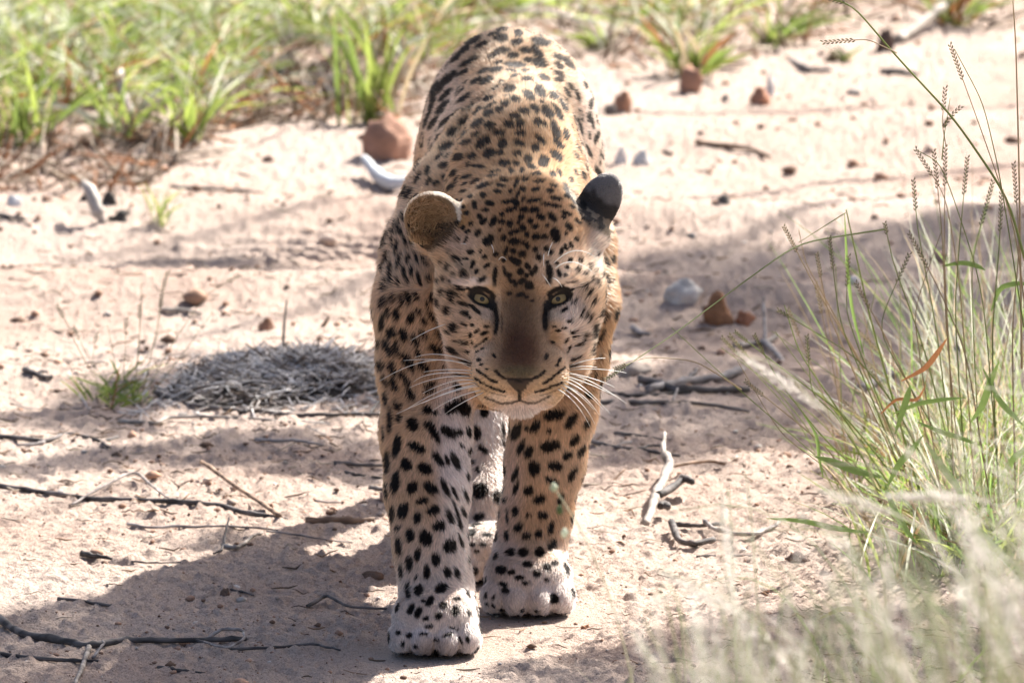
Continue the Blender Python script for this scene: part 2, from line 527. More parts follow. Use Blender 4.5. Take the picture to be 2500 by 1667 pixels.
gvv = np.stack([GXX, GYY, ZZ], -1).reshape(-1, 3)
ii = np.arange(len(xs) - 1)[:, None] * len(ys) + np.arange(len(ys) - 1)[None]
gff = np.stack([ii, ii + len(ys), ii + len(ys) + 1, ii + 1], -1).reshape(-1, 4)

def sand_material():
    m = bpy.data.materials.new("sand"); m.use_nodes = True
    nt = m.node_tree; p = nt.nodes["Principled BSDF"]; p.inputs["Roughness"].default_value = .92; p.inputs["Specular IOR Level"].default_value = .15
    tc = nt.nodes.new("ShaderNodeTexCoord")
    def nz(scale, detail=6, rough=.6, dist=0):
        n = nt.nodes.new("ShaderNodeTexNoise"); n.inputs["Scale"].default_value = scale; n.inputs["Detail"].default_value = detail
        n.inputs["Roughness"].default_value = rough; n.inputs["Distortion"].default_value = dist
        nt.links.new(tc.outputs["Object"], n.inputs["Vector"]); return n
    def ramp(src, pts):
        r = nt.nodes.new("ShaderNodeValToRGB"); e = r.color_ramp.elements
        e[0].position, e[0].color = pts[0][0], (*pts[0][1], 1); e[1].position, e[1].color = pts[-1][0], (*pts[-1][1], 1)
        for pos, c in pts[1:-1]:
            q = e.new(pos); q.color = (*c, 1)
        nt.links.new(src, r.inputs[0]); return r
    base = ramp(nz(1.7).outputs[0], [(.3, (.47, .34, .275)), (.52, (.555, .44, .368)), (.7, (.59, .48, .415))])
    grain_shade = ramp(nz(420, 3, .7).outputs[0], [(.3, (.45, .42, .40)), (.47, (.95, .95, .95)), (.72, (1.18, 1.16, 1.14))])  # sand tone, with dark specks painted for tiny relief shadows
    mul = nt.nodes.new("ShaderNodeMix"); mul.data_type = 'RGBA'; mul.blend_type = 'MULTIPLY'; mul.inputs[0].default_value = 1
    nt.links.new(base.outputs[0], mul.inputs[6]); nt.links.new(grain_shade.outputs[0], mul.inputs[7])
    # bits of dark organic dirt
    spk = ramp(nz(75, 5, .7, .6).outputs[0], [(.60, (0, 0, 0)), (.70, (1, 1, 1))])
    msk = ramp(nz(3.2, 4).outputs[0], [(.40, (0, 0, 0)), (.66, (.75, .75, .75))])
    mm = nt.nodes.new("ShaderNodeMath"); mm.operation = 'MULTIPLY'
    nt.links.new(spk.outputs[0], mm.inputs[0]); nt.links.new(msk.outputs[0], mm.inputs[1])
    mx = nt.nodes.new("ShaderNodeMix"); mx.data_type = 'RGBA'
    nt.links.new(mm.outputs[0], mx.inputs[0]); nt.links.new(mul.outputs[2], mx.inputs[6]); mx.inputs[7].default_value = (.16, .10, .07, 1)
    nt.links.new(mx.outputs[2], p.inputs["Base Color"])
    b1 = nt.nodes.new("ShaderNodeBump"); b1.inputs["Strength"].default_value = 1.0; b1.inputs["Distance"].default_value = .010
    nt.links.new(nz(170, 5, .7).outputs[0], b1.inputs["Height"])
    nt.links.new(b1.outputs[0], p.inputs["Normal"])
    return m
m_sand = sand_material()
ground = mesh_obj("ground", gvv, gff, m_sand)
ground["kind"] = "structure"

# ---- pebbles, clods and bits of litter too many to count
def lump(r, c, sx=1, sy=1, sz=1, seed=0, div=1):
    """a small irregular stone from a subdivided octahedron"""
    key = div
    if key not in lump.cache:
        v = [(1,0,0),(-1,0,0),(0,1,0),(0,-1,0),(0,0,1),(0,0,-1)]
        f = [(0,2,4),(2,1,4),(1,3,4),(3,0,4),(2,0,5),(1,2,5),(3,1,5),(0,3,5)]
        for _ in range(div):
            v2 = list(v); e = {}; nf = []
            def mid(a, b):
                k = (min(a, b), max(a, b))
                if k not in e:
                    q = np.array(v2[a]) + np.array(v2[b]); q = q / np.linalg.norm(q); e[k] = len(v2); v2.append(tuple(q))
                return e[k]
            for a, b, cc in f:
                ab, bc, ca = mid(a, b), mid(b, cc), mid(cc, a)
                nf += [(a, ab, ca), (ab, b, bc), (ca, bc, cc), (ab, bc, ca)]
            v, f = v2, nf
        lump.cache[key] = (np.array(v, float), np.array(f))
    v, f = lump.cache[key]
    g = np.random.default_rng(seed)
    k = 1 + g.normal(size=(len(v), 1)) * .16
    a = g.random() * 6.28; R = np.array([[math.cos(a), -math.sin(a), 0], [math.sin(a), math.cos(a), 0], [0, 0, 1]])
    return (v * k * np.array([sx, sy, sz]) * r) @ R.T + np.asarray(c), f
lump.cache = {}

s = Soup(); g = np.random.default_rng(21)
for i in range(9500):
    px = g.uniform(-150, 2650); py = g.uniform(0, 1720) if g.random() < .5 else g.uniform(900, 1720)
    p = G(px, py); x, y = p[0], p[1]
    if noise2(np.array([x * 2.3]), np.array([y * 1.7]), 33)[0] < g.uniform(-.5, .35): continue
    r = .0014 * math.exp(g.normal() * .55) * (1 if y < 2 else 1.7)
    if g.random() < .012: r *= 3
    v, f = lump(r, (x, y, HG(x, y) + r * .35), 1.2, 1, .7, i, 1 if r > .003 else 0)
    t = g.random()
    col = (.36, .22, .15) if t < .55 else ((.15, .09, .06) if t < .8 else ((.62, .56, .50) if t < .9 else (.42, .33, .27)))
    s.add(v, f, np.array(col) * g.uniform(.7, 1.2))
m_peb = material("pebble", attr=True, rough=.9, noise=(300, .25))
tag(s.obj("pebbles", m_peb, None, False), "loose pebbles and clods of earth strewn over the sandy track", "pebbles", kind="stuff")

s = Soup(); g = np.random.default_rng(22)
for i in range(2600):
    px = g.uniform(-150, 2650); py = g.uniform(380, 1700)
    p = G(px, py); x, y = p[0], p[1]
    if noise2(np.array([x * 2.0 + 9]), np.array([y * 1.5]), 34)[0] < g.uniform(-.45, .4): continue
    L = g.uniform(.006, .035); a = g.uniform(-.7, .7) + (math.pi / 2 if g.random() < .2 else 0)
    n = 4; t = np.linspace(-.5, .5, n)
    bend = g.normal() * .25
    xx = x + np.cos(a) * t * L - np.sin(a) * bend * L * t * t; yy = y + np.sin(a) * t * L + np.cos(a) * bend * L * t * t
    zz = H(xx, yy) + g.uniform(.0005, .004) + np.abs(t) * g.uniform(0, .004)
    q = g.random()
    col = (.12, .085, .06) if q < .45 else ((.45, .38, .30) if q < .75 else (.24, .15, .09))
    s.tube(np.stack([xx, yy, zz], 1), np.array([.6, 1, 1, .5]) * g.uniform(.0005, .0013), 4, col)
tag(s.obj("plant_litter", m_peb), "bits of straw, bark and broken twig scattered on the sand", "litter", kind="stuff")
# ------------------------------------------------------------------ coat pattern
TILES = {
1: (960, 400, .1913, """330 20 90 70 -20;450 110 130 70 -70;250 110 60 30 -45;320 190 170 50 -65;460 240 120 45 -60;150 180 150 50 -75;660 30 150 80 -20;660 180 90 50 -80;790 120 110 70 -40;560 265 100 60 -30;750 290 130 70 -35;950 180 160 50 -10;1110 55 190 50 10;970 20 90 50 -60;1060 240 130 50 -30;940 265 100 30 -30;1160 290 190 50 -20;1270 180 140 35 -8;1310 120 150 35 -10;1420 30 110 60 -20;1510 120 90 60 60;1420 220 100 50 10;1380 285 120 50 10;920 360 100 40 -15;990 420 80 50 -10;1150 405 90 80 0;1340 365 120 50 10;1500 360 60 60 45;850 475 60 45 0;900 555 60 50 0;1045 530 120 65 80;940 635 70 80 90;1240 515 120 70 15;1180 600 100 50 0;1110 680 70 65 0;1460 490 150 45 -10;1500 600 150 40 -5;1390 655 70 60 0;1160 735 120 60 -45;1280 745 140 80 -60;1390 745 60 80 90;1490 775 80 80 0;1000 770 80 50 -45;895 815 70 55 -20;955 865 70 55 0;820 750 80 50 0;1370 850 60 40 -45;1085 890 120 75 -45;1220 980 150 120 -40;1410 960 90 70 -40;1510 890 80 50 -30;1530 990 80 70 0;835 965 70 35 -60;930 975 100 40 -60;990 1130 90 60 -10;1120 1120 50 35 -40;730 1120 90 45 -50;810 1220 75 80 0;930 1220 80 35 0;1170 1195 70 45 -20;1310 1160 75 90 90;1440 1120 120 55 -70;1410 1235 60 50 0;625 1270 50 70 90;720 1340 110 65 -70;880 1300 60 45 -20;1015 1290 120 50 -60;1200 1305 110 55 -30;1065 1375 75 50 -45;910 1415 110 65 -60;1300 1430 260 60 -85;1425 1370 130 50 75;1480 1440 110 50 75;1130 1475 120 60 -30;800 1435 70 40 -70;665 1490 90 55 -80;590 1520 80 40 -60;760 1520 70 40 -70;450 1470 110 50 30;410 1265 170 55 52;300 1230 170 40 75;190 1230 120 50 -75;75 1260 220 55 -75;160 1000 170 50 75;250 1010 100 50 -85;345 1020 120 40 60;40 1090 230 50 -78;100 890 100 40 -85;210 900 120 35 85;205 775 80 45 70;320 860 100 50 60;130 690 150 40 85;70 800 220 40 -80;20 800 150 35 -70;235 1390 140 45 -85;140 1400 140 50 88;330 1480 180 50 75;180 1500 110 40 85;60 1510 120 50 85;560 850 230 60 -12"""),
2: (1240, 400, .1913, """110 25 100 60 10;300 60 160 50 25;180 105 80 60 -20;350 155 160 50 -8;220 210 100 45 -15;560 155 100 70 35;645 135 120 50 60;790 220 90 50 65;390 235 150 50 -3;110 260 140 50 -70;575 285 120 40 20;735 310 110 50 40;355 335 120 60 -15;190 335 90 70 20;535 350 110 60 15;130 400 110 45 -70;200 460 90 50 -60;340 475 190 60 -10;620 450 160 55 10;755 420 110 60 30;550 535 250 45 10;30 490 80 50 -20;100 500 120 70 40;50 590 150 60 -15;200 595 110 80 0;340 600 120 70 -5;820 555 90 45 35;745 640 150 55 20;710 690 90 45 35;420 685 120 80 15;565 690 170 80 45;170 690 80 80 0;285 740 80 75 0;130 760 50 50 0;30 770 75 70 0;190 830 90 90 0;350 810 110 60 -5;495 795 55 45 0;885 740 100 50 35;955 710 40 30 40;770 805 130 75 50;110 870 100 60 0;40 890 80 60 -30;240 915 70 70 0;355 940 100 80 0;600 915 190 120 75;470 945 60 80 90;740 895 60 30 50;875 970 75 55 45;90 1000 180 80 0;230 1040 120 60 45;800 1045 90 50 60;735 1070 80 45 60;680 1120 110 50 -70;350 1100 70 70 0;490 1090 100 60 30;545 1140 80 50 -60;60 1120 90 60 30;180 1160 120 90 0;390 1200 100 70 60;40 1210 70 50 0;960 530 130 80 70;935 375 60 35 60;790 1230 70 60 0;920 1230 75 40 75;1025 1170 60 35 60;1120 1170 70 35 70;620 1275 60 60 0;500 1260 60 60 0;755 1320 70 50 20;880 1370 90 55 70;1025 1310 60 50 30;1020 1370 50 40 0;1100 1370 60 45 -80;960 1410 60 40 60;650 1400 120 60 70;730 1420 60 45 0;530 1370 200 90 80;110 1250 150 100 20;250 1310 90 70 45;160 1380 100 90 0;300 1400 80 60 60;240 1430 70 50 80;30 1430 80 60 90;350 1350 110 60 -80;60 1500 90 60 0;180 1500 120 80 -30;270 1540 110 80 0;520 1500 80 60 40;1050 1490 80 40 -80;1115 1520 100 45 75;1180 1440 80 40 85;1240 1480 220 60 90;1240 1240 170 60 80;1320 1210 100 60 90;1290 870 80 30 20;1290 960 50 30 0"""),
3: (1000, 660, .1913, """340 245 40 35 0;435 300 100 50 -80;80 330 120 65 55;275 355 110 50 75;225 430 110 40 70;390 440 140 50 70;550 350 180 50 80;600 290 100 40 -80;650 225 80 55 60;650 330 70 35 -70;110 520 90 70 40;190 640 130 55 45;300 600 240 50 48;390 590 150 40 72;505 530 110 90 90;15 610 150 90 90;590 730 110 100 0;715 555 80 60 -40;765 605 55 45 -20;690 435 90 70 0;780 450 120 40 15;850 510 160 50 40;800 700 60 45 0;705 690 70 30 50;770 825 80 65 90;525 800 110 45 35;180 815 170 65 40;70 880 180 80 55;420 840 170 65 45;340 770 70 40 30;350 1000 200 90 28;570 1030 170 70 35;700 910 90 50 60;620 905 60 25 0;860 780 90 40 -40;800 920 70 30 70;840 970 80 30 -40;960 890 110 30 -40;890 940 60 30 -30;960 800 100 50 -20;980 720 80 40 0;930 1000 60 25 -20;860 1040 60 30 -20;740 1040 60 40 30;120 1060 130 60 45;190 1220 170 110 50;10 1190 110 70 90;490 1230 150 50 5;740 1180 130 50 20;630 1325 220 25 3;260 1450 190 60 -15;250 1540 180 50 -10;885 1140 60 50 -30;915 1200 55 35 0;1080 1090 80 35 50;990 1260 50 25 20"""),
4: (1240, 660, .1913, """20 300 70 50 0;160 310 120 60 -15;240 345 60 40 0;310 395 60 30 0;270 215 130 70 5;100 180 70 60 0;1030 310 150 50 -65;1080 415 130 50 -65;1120 180 130 50 65;980 220 130 40 85;925 210 60 50 0;840 410 90 45 -40;720 510 110 50 -35;790 655 90 50 0;830 785 90 55 -20;720 740 80 35 0;930 570 120 35 -70;985 600 100 45 -70;1020 640 120 50 -65;1190 480 140 55 -80;1160 570 100 60 -60;1240 590 150 50 -55;1075 790 200 90 90;1180 830 220 50 -65;950 850 150 50 -80;900 950 80 60 -30;860 840 80 30 -40;750 890 80 30 -60;780 1010 120 30 -65;490 1100 80 50 -70;655 1150 80 35 -60;630 1210 50 35 0;1060 1080 110 50 -80;850 1130 130 35 -15;820 1220 120 40 -15;1040 1170 80 40 85;1170 1080 80 30 -85;1000 1310 60 40 0;1110 1330 120 35 -80;1180 1420 150 40 -85;960 1400 90 35 -10;570 920 60 40 0;640 770 70 35 0;590 720 60 30 0;1310 130 130 30 -80"""),
5: (900, 560, .2551, """230 20 60 35 -80;225 120 120 25 -85;160 100 180 30 -75;170 265 120 40 -85;135 370 120 25 90;210 420 240 45 90;160 520 140 35 88;130 550 100 25 88;235 650 110 50 88;315 680 120 45 78;375 650 140 45 68;130 700 100 40 -85;170 680 110 35 85;190 785 100 50 80;270 805 120 65 85;135 875 170 55 -80;80 980 90 35 85;95 1090 100 55 85;200 995 110 50 85;245 970 110 45 75;335 1000 150 70 72;190 1120 180 70 60;275 1130 150 50 78;120 1295 110 60 70;230 1330 160 65 62;380 1260 180 75 55;250 1480 140 65 65;350 1430 180 55 58;165 1440 140 50 65"""),
6: (900, 900, .2423, """425 250 140 70 55;300 370 120 70 65;310 500 90 55 88;180 290 140 50 85;220 520 270 50 -88;155 640 160 25 90;290 770 230 75 -80;190 930 230 60 90;450 560 150 110 80;660 640 250 70 62;590 560 80 60 0;590 410 90 70 40;665 440 60 45 0;870 370 250 120 -25;960 400 150 120 20;800 640 180 90 35;890 640 120 70 0;485 790 180 85 22;935 770 60 30 30;380 960 130 95 70;570 1000 150 100 10;700 910 180 75 55;790 920 120 40 70;870 930 190 70 68;1080 640 140 110 80;1160 420 130 80 90;1015 820 90 50 -70;1150 810 110 60 40;1055 940 50 40 0;1105 1015 65 45 60;1120 1230 150 140 0;1030 1290 130 50 -80;275 1140 210 85 -82;440 1190 140 95 -65;630 1200 160 95 40;770 1200 200 60 70;860 1240 160 40 68;535 1325 120 65 -20;350 1420 160 95 -80;650 1420 130 90 -30;240 1450 190 45 88;490 1500 120 65 -85;810 1480 160 65 70;880 1430 230 35 70;950 1440 130 45 68;970 1270 130 40 70;1110 1490 110 80 -30;720 1550 110 50 -10;185 1230 180 30 85;1350 600 160 40 85;1360 750 90 50 70;1375 890 110 60 75;1370 1140 60 55 0;1380 1310 50 50 0"""),
7: (1160, 920, .2423, """800 380 230 100 -12;965 440 190 80 -55;610 490 140 85 -60;745 540 50 50 0;420 540 190 90 -70;520 510 60 40 0;755 690 220 110 -8;1000 630 130 80 -55;925 785 100 75 -30;465 710 150 65 -65;540 750 140 75 -60;595 920 150 115 90;810 890 150 100 5;410 970 160 55 -70;415 1110 150 50 -70;540 1140 110 90 -20;780 1040 150 60 25;970 980 170 60 -60;650 1230 140 85 -15;860 1220 120 60 -75;405 1350 100 70 90;540 1385 60 50 0;680 1390 100 75 -10;440 1510 120 80 -50;760 1510 120 60 -75;330 1390 150 30 85;1070 740 130 60 -60;1120 470 110 50 -60;1140 180 90 50 40;220 1490 60 20 60"""),
8: (900, 1240, .2679, """270 175 60 50 0;640 165 120 85 0;820 130 160 40 70;380 240 130 75 80;520 270 150 100 70;280 340 170 55 85;735 345 120 120 0;835 300 130 35 72;445 420 120 60 -85;375 500 150 65 90;300 570 140 40 85;610 460 120 75 -80;530 575 130 65 90;715 585 100 65 80;800 590 110 50 75;360 740 160 45 85;465 745 110 75 -75;660 730 120 80 -35;435 630 80 25 -60;560 840 110 55 -60;500 845 40 30 0;385 915 110 50 -60;455 945 100 55 -60;680 880 75 65 0;790 930 75 75 0;640 975 75 60 -10;520 1000 60 40 0;800 825 80 35 -10;910 950 50 35 60;270 1135 45 40 0;370 1155 60 40 0;310 1230 60 35 -60;430 1250 50 40 0;610 1310 60 45 0;640 1380 60 50 0;550 1070 80 30 0;500 1140 90 20 0;620 1200 60 30 0;840 1200 80 25 60;900 1190 70 35 80;770 1090 100 20 20;720 1150 90 25 -20;520 1340 40 30 0;450 1370 40 30 0;290 1330 30 30 0;1440 250 90 65 -20;1545 230 80 65 -45;1260 245 100 40 85;1670 330 120 70 -55;1295 400 85 70 0;1410 405 90 70 0;1555 400 85 85 0;1445 510 100 60 0;1620 530 80 65 20;1690 500 70 45 0;1210 560 110 70 10;1300 580 70 45 -10;1530 595 80 65 0;1375 630 90 45 0;1430 680 90 40 -10;1165 435 80 40 -60;1230 690 90 40 0;1250 750 80 60 30;1070 790 60 30 -70;1140 810 60 25 -60;1080 870 30 30 0;1135 885 40 30 0;1095 960 60 30 -60;1220 930 60 30 0;1400 930 40 30 0;1530 930 50 30 0;1360 980 40 30 0;1620 650 50 30 0;1010 75 100 70 -20;935 220 90 60 0;1080 240 90 35 5;930 330 90 35 0;1040 330 60 35 0;985 390 50 35 0;1170 160 60 20 60"""),
9: (900, 30, .338, """960 130 80 50 0;1070 120 80 60 0;955 190 110 60 0;1080 155 70 60 70;1070 220 100 50 -20;1240 160 110 80 10;1240 220 150 60 15;1340 190 80 40 40;1130 280 90 45 10;1210 290 110 60 50;960 285 130 50 -10;900 320 100 35 -20;1040 320 90 45 -10;1055 385 170 50 5;1150 350 70 35 0;1230 370 110 70 20;1370 330 110 45 20;1370 390 80 50 45;1440 270 100 40 40;1440 370 120 45 50;1370 450 90 50 30;1370 490 70 40 10;1250 490 90 50 50;1530 380 100 35 70;1130 425 60 25 0;920 420 100 40 -15;850 500 110 45 -25;920 560 100 40 -35;780 500 100 35 -30;760 210 140 45 -30;700 270 120 40 -40;640 330 130 40 -45;730 360 160 35 -30;600 470 110 50 -50;540 520 150 45 -60;480 560 140 40 -65;560 600 140 35 -45;680 440 120 30 -30;700 620 120 30 -35;540 690 140 50 -45;470 620 130 40 -75;450 700 130 35 -75;420 780 120 30 -75;470 800 130 40 -55;560 790 140 35 -40;640 740 130 40 -40;720 700 110 30 -30;820 240 110 35 -25;840 430 110 35 -20;1060 480 90 60 0;1145 500 80 60 0;1020 565 90 50 -15;1155 610 110 60 45;1235 590 110 70 60;1330 610 90 50 40;1060 640 90 50 10;990 670 70 45 0;1400 670 110 50 50;950 715 60 45 0;870 740 80 50 -10;870 635 90 40 -10;800 720 90 50 -35;1125 725 90 40 10;1200 710 90 45 45;1060 765 80 50 0;1290 735 110 65 40;1370 750 120 40 65;880 830 90 60 0;1015 820 85 50 0;1095 815 70 45 0;1220 810 80 50 20;1265 820 60 30 50;790 815 110 55 -25;690 800 90 45 -40;1345 860 150 55 70;1420 890 90 40 80;945 885 90 45 0;1095 890 80 40 0;780 895 80 35 -15;1240 930 100 40 40;700 890 110 40 -25;610 875 90 45 -35;515 905 90 50 -30;460 980 60 70 0;560 980 120 50 -25;830 955 120 60 -35;970 965 70 70 0;1090 955 90 50 20;1205 990 60 60 0;710 945 80 40 -20;880 1030 90 70 0;950 1030 60 40 0;1350 1045 110 60 35;1080 1035 70 40 0;655 1050 80 55 0;750 1050 70 45 0;985 1105 90 50 0;1150 1075 60 60 0;1260 1090 80 80 0;375 1095 90 55 -60;1480 850 200 40 78;1520 830 150 30 75;1500 930 100 50 75;1580 1000 120 30 60;1600 660 80 30 -80;1650 620 70 30 80;1640 900 100 30 -70;1660 760 70 30 85;1640 1140 120 40 50;1700 1090 60 25 0;1430 580 80 30 60;1560 530 60 25 70;1450 540 80 35 50;1500 600 100 30 70;1590 760 80 35 85;1540 1180 70 30 80;1600 560 60 30 70;1560 450 70 30 60;1610 800 90 25 80;1690 950 70 25 80"""),
}
spots = []      # centre(3), px, py, half length, half width, cos, sin (pixels), reach (m)
for tk, (ox, oy, s, txt) in TILES.items():
    for e in txt.split(";"):
        x, y, l, w, a = map(float, e.split())
        if tk == 9: l *= 1.0; w *= 1.04
        px, py = ox + x * s, oy + y * s
        loc, nor = hit(px, py)
        if loc is None: continue
        a = math.radians(a)
        spots.append((loc, px, py, l * s * .5, w * s * .5, math.cos(a), math.sin(a)))
# strokes: lip rows, eye rims, tear lines widened by painted hollow shade (source pixels, half width, darkness)
STROKES = [
 ([(1164, 903), (1182, 914), (1199, 928), (1214, 932)], 3.2, 1), ([(1160, 922), (1178, 935), (1203, 947), (1231, 956)], 3.0, 1),
 ([(1166, 940), (1190, 955), (1215, 962), (1235, 966)], 1.6, .6),
 ([(1378, 897), (1359, 912), (1343, 926), (1326, 936)], 3.2, 1), ([(1372, 934), (1347, 943), (1324, 953), (1305, 956)], 3.0, 1),
 ([(1366, 948), (1340, 960), (1318, 965)], 1.6, .6),
 ([(1211, 905), (1222, 917), (1238, 925), (1268, 929), (1292, 927), (1313, 919), (1329, 906)], 3.6, 1),
 ([(1269, 955), (1268, 976)], 4.0, 1), ([(1184, 969), (1221, 984), (1250, 983), (1266, 976)], 2.6, .8), ([(1272, 976), (1288, 984), (1310, 982), (1342, 966)], 2.6, .8),
 ([(1150, 709), (1165, 703), (1184, 706), (1200, 717)], 6.0, 1), ([(1155, 708), (1138, 703)], 4.2, 1),
 ([(1158, 722), (1168, 735), (1184, 743), (1199, 741), (1204, 722)], 6.5, 1), ([(1190, 742), (1206, 752)], 8.5, 1), ([(1204, 745), (1211, 762), (1214, 780), (1213, 800), (1209, 812)], 5.0, 1),
 ([(1225, 768), (1227, 790), (1225, 812)], 2.5, .55),
 ([(1340, 718), (1355, 707), (1373, 702), (1390, 708)], 6.0, 1), ([(1384, 712), (1402, 704)], 4.0, 1), ([(1366, 697), (1385, 690), (1405, 687)], 2.0, .8),
 ([(1341, 716), (1345, 735), (1358, 743), (1376, 738), (1388, 722)], 6.5, 1), ([(1352, 744), (1337, 752)], 8.5, 1), ([(1339, 740), (1332, 758), (1329, 775), (1331, 800)], 6.0, 1),
]
stroke_px = []
for pts, w, dk in STROKES:
    stroke_px.append((np.array(pts, float), w, dk))

SP = np.array([s[0] for s in spots])

def paint_spots(P, N):
    """darkness of the listed spots and strokes at points P"""
    out = np.zeros(len(P))
    px, py = project(P)
    nz1 = noise3(P, 260, 3) * 1.0 + noise3(P, 90, 4) * .8
    view = ((P - CAM) * N).sum(1) < 0.02
    order = np.argsort(px); pxs = px[order]
    for (c, sx, sy, hl, hw, ca, sa) in spots:
        R = hl * 1.25 + 4
        i0 = np.searchsorted(pxs, sx - R); i1 = np.searchsorted(pxs, sx + R)
        I = order[i0:i1]
        I = I[(np.abs(py[I] - sy) < R)]
        if len(I) == 0: continue
        d3 = np.linalg.norm(P[I] - c, axis=1)
        I = I[(d3 < hl * .00052 * 2.4 + .010) & view[I]]
        dx = px[I] - sx; dy = py[I] - sy
        a = (dx * ca + dy * sa) / (hl * 1.06); b = (-dx * sa + dy * ca) / (hw * 1.10)
        r = (np.abs(a) ** 2.2 + np.abs(b) ** 2.2) ** (1 / 2.2) + nz1[I] * .32
        e = min(.28, 2.2 / max(hw, 3) )
        out[I] = np.maximum(out[I], 1 - sstep(1 - e, 1 + e, r))
    hp = tohead(P)
    inhead = (np.abs(hp[:, 0]) < .1) & (np.abs(hp[:, 1] - .03) < .14) & (hp[:, 2] > -.16)
    for pts, w, dk in stroke_px:
        I = np.nonzero(inhead & view & (px > pts[:, 0].min() - 9) & (px < pts[:, 0].max() + 9) & (py > pts[:, 1].min() - 9) & (py < pts[:, 1].max() + 9))[0]
        if len(I) == 0: continue
        q = np.stack([px[I], py[I]], 1); dm = np.full(len(I), 99.)
        for a, b in zip(pts[:-1], pts[1:]):
            ab = b - a; t = np.clip(((q - a) @ ab) / (ab @ ab), 0, 1)
            dm = np.minimum(dm, np.linalg.norm(q - a - t[:, None] * ab, axis=1))
        out[I] = np.maximum(out[I], dk * (1 - sstep(w * .75, w * 1.35, dm + nz1[I] * .8)))
    # nose leather: the triangle under the nose line
    tri = inhead & view & (py > 921) & (np.abs(px - 1269) < (962 - py) * .92 + 2) & (py < 962)
    out[tri] = np.maximum(out[tri], .86)
    return out

# spots that the listed ones do not reach: far flanks, back of legs, tail
cand = rng.choice(len(BV), 9000, replace=False)
free = []
cells = {}
def near(p, r):
    k = tuple(np.floor(p / .03).astype(int))
    for a in (-1, 0, 1):
        for b in (-1, 0, 1):
            for c in (-1, 0, 1):
                for q in cells.get((k[0] + a, k[1] + b, k[2] + c), ()):
                    if np.dot(p - q, p - q) < r * r: return True
    return False
def put(p): cells.setdefault(tuple(np.floor(p / .03).astype(int)), []).append(p)
for c in SP: put(c)
for i in cand:
    p = BV[i]; n = VN[i]
    hp = tohead(p)
    if (abs(hp[0]) < .085 and -.13 < hp[1] < .15 and hp[2] > -.10): continue
    fac = (p - CAM) @ n / 14
    if np.linalg.norm(p - EL) < .05 or np.linalg.norm(p - ER) < .055: continue
    if near(p, .0235 if fac < -.3 else .025): continue
    put(p); free.append((p, n))
FP = np.array([f[0] for f in free])
def paint_free(P, N):
    out = np.zeros(len(P))
    nz = noise3(P, 120, 9) * .5 + noise3(P, 320, 10) * .3
    key = np.floor(P / .03).astype(int)
    kk = (key[:, 0] + 50) * 1000000 + (key[:, 1] + 50) * 1000 + key[:, 2] + 50
    order = np.argsort(kk); ks = kk[order]
    for j, (c, n) in enumerate(free):
        kc = np.floor(c / .03).astype(int); r = .0075 + .002 * math.sin(j * 7.7)
        ring = c[1] > .55 and c[2] > .3 and j % 2 == 0
        if ring: r *= 1.45
        rows = []
        for a in (-1, 0, 1):
            for b in (-1, 0, 1):
                k0 = (kc[0] + a + 50) * 1000000 + (kc[1] + b + 50) * 1000 + kc[2] - 1 + 50
                rows.append(order[np.searchsorted(ks, k0):np.searchsorted(ks, k0 + 3)])
        I = np.concatenate(rows)
        if len(I) == 0: continue
        d = (P[I] - c) * np.array([1, .8, 1.0]); d = np.linalg.norm(d, axis=1) / r + nz[I] * .6
        v = 1 - sstep(.8, 1.2, d)
        if ring: v = v * sstep(.35, .6, d)
        out[I] = np.maximum(out[I], v)
    return out

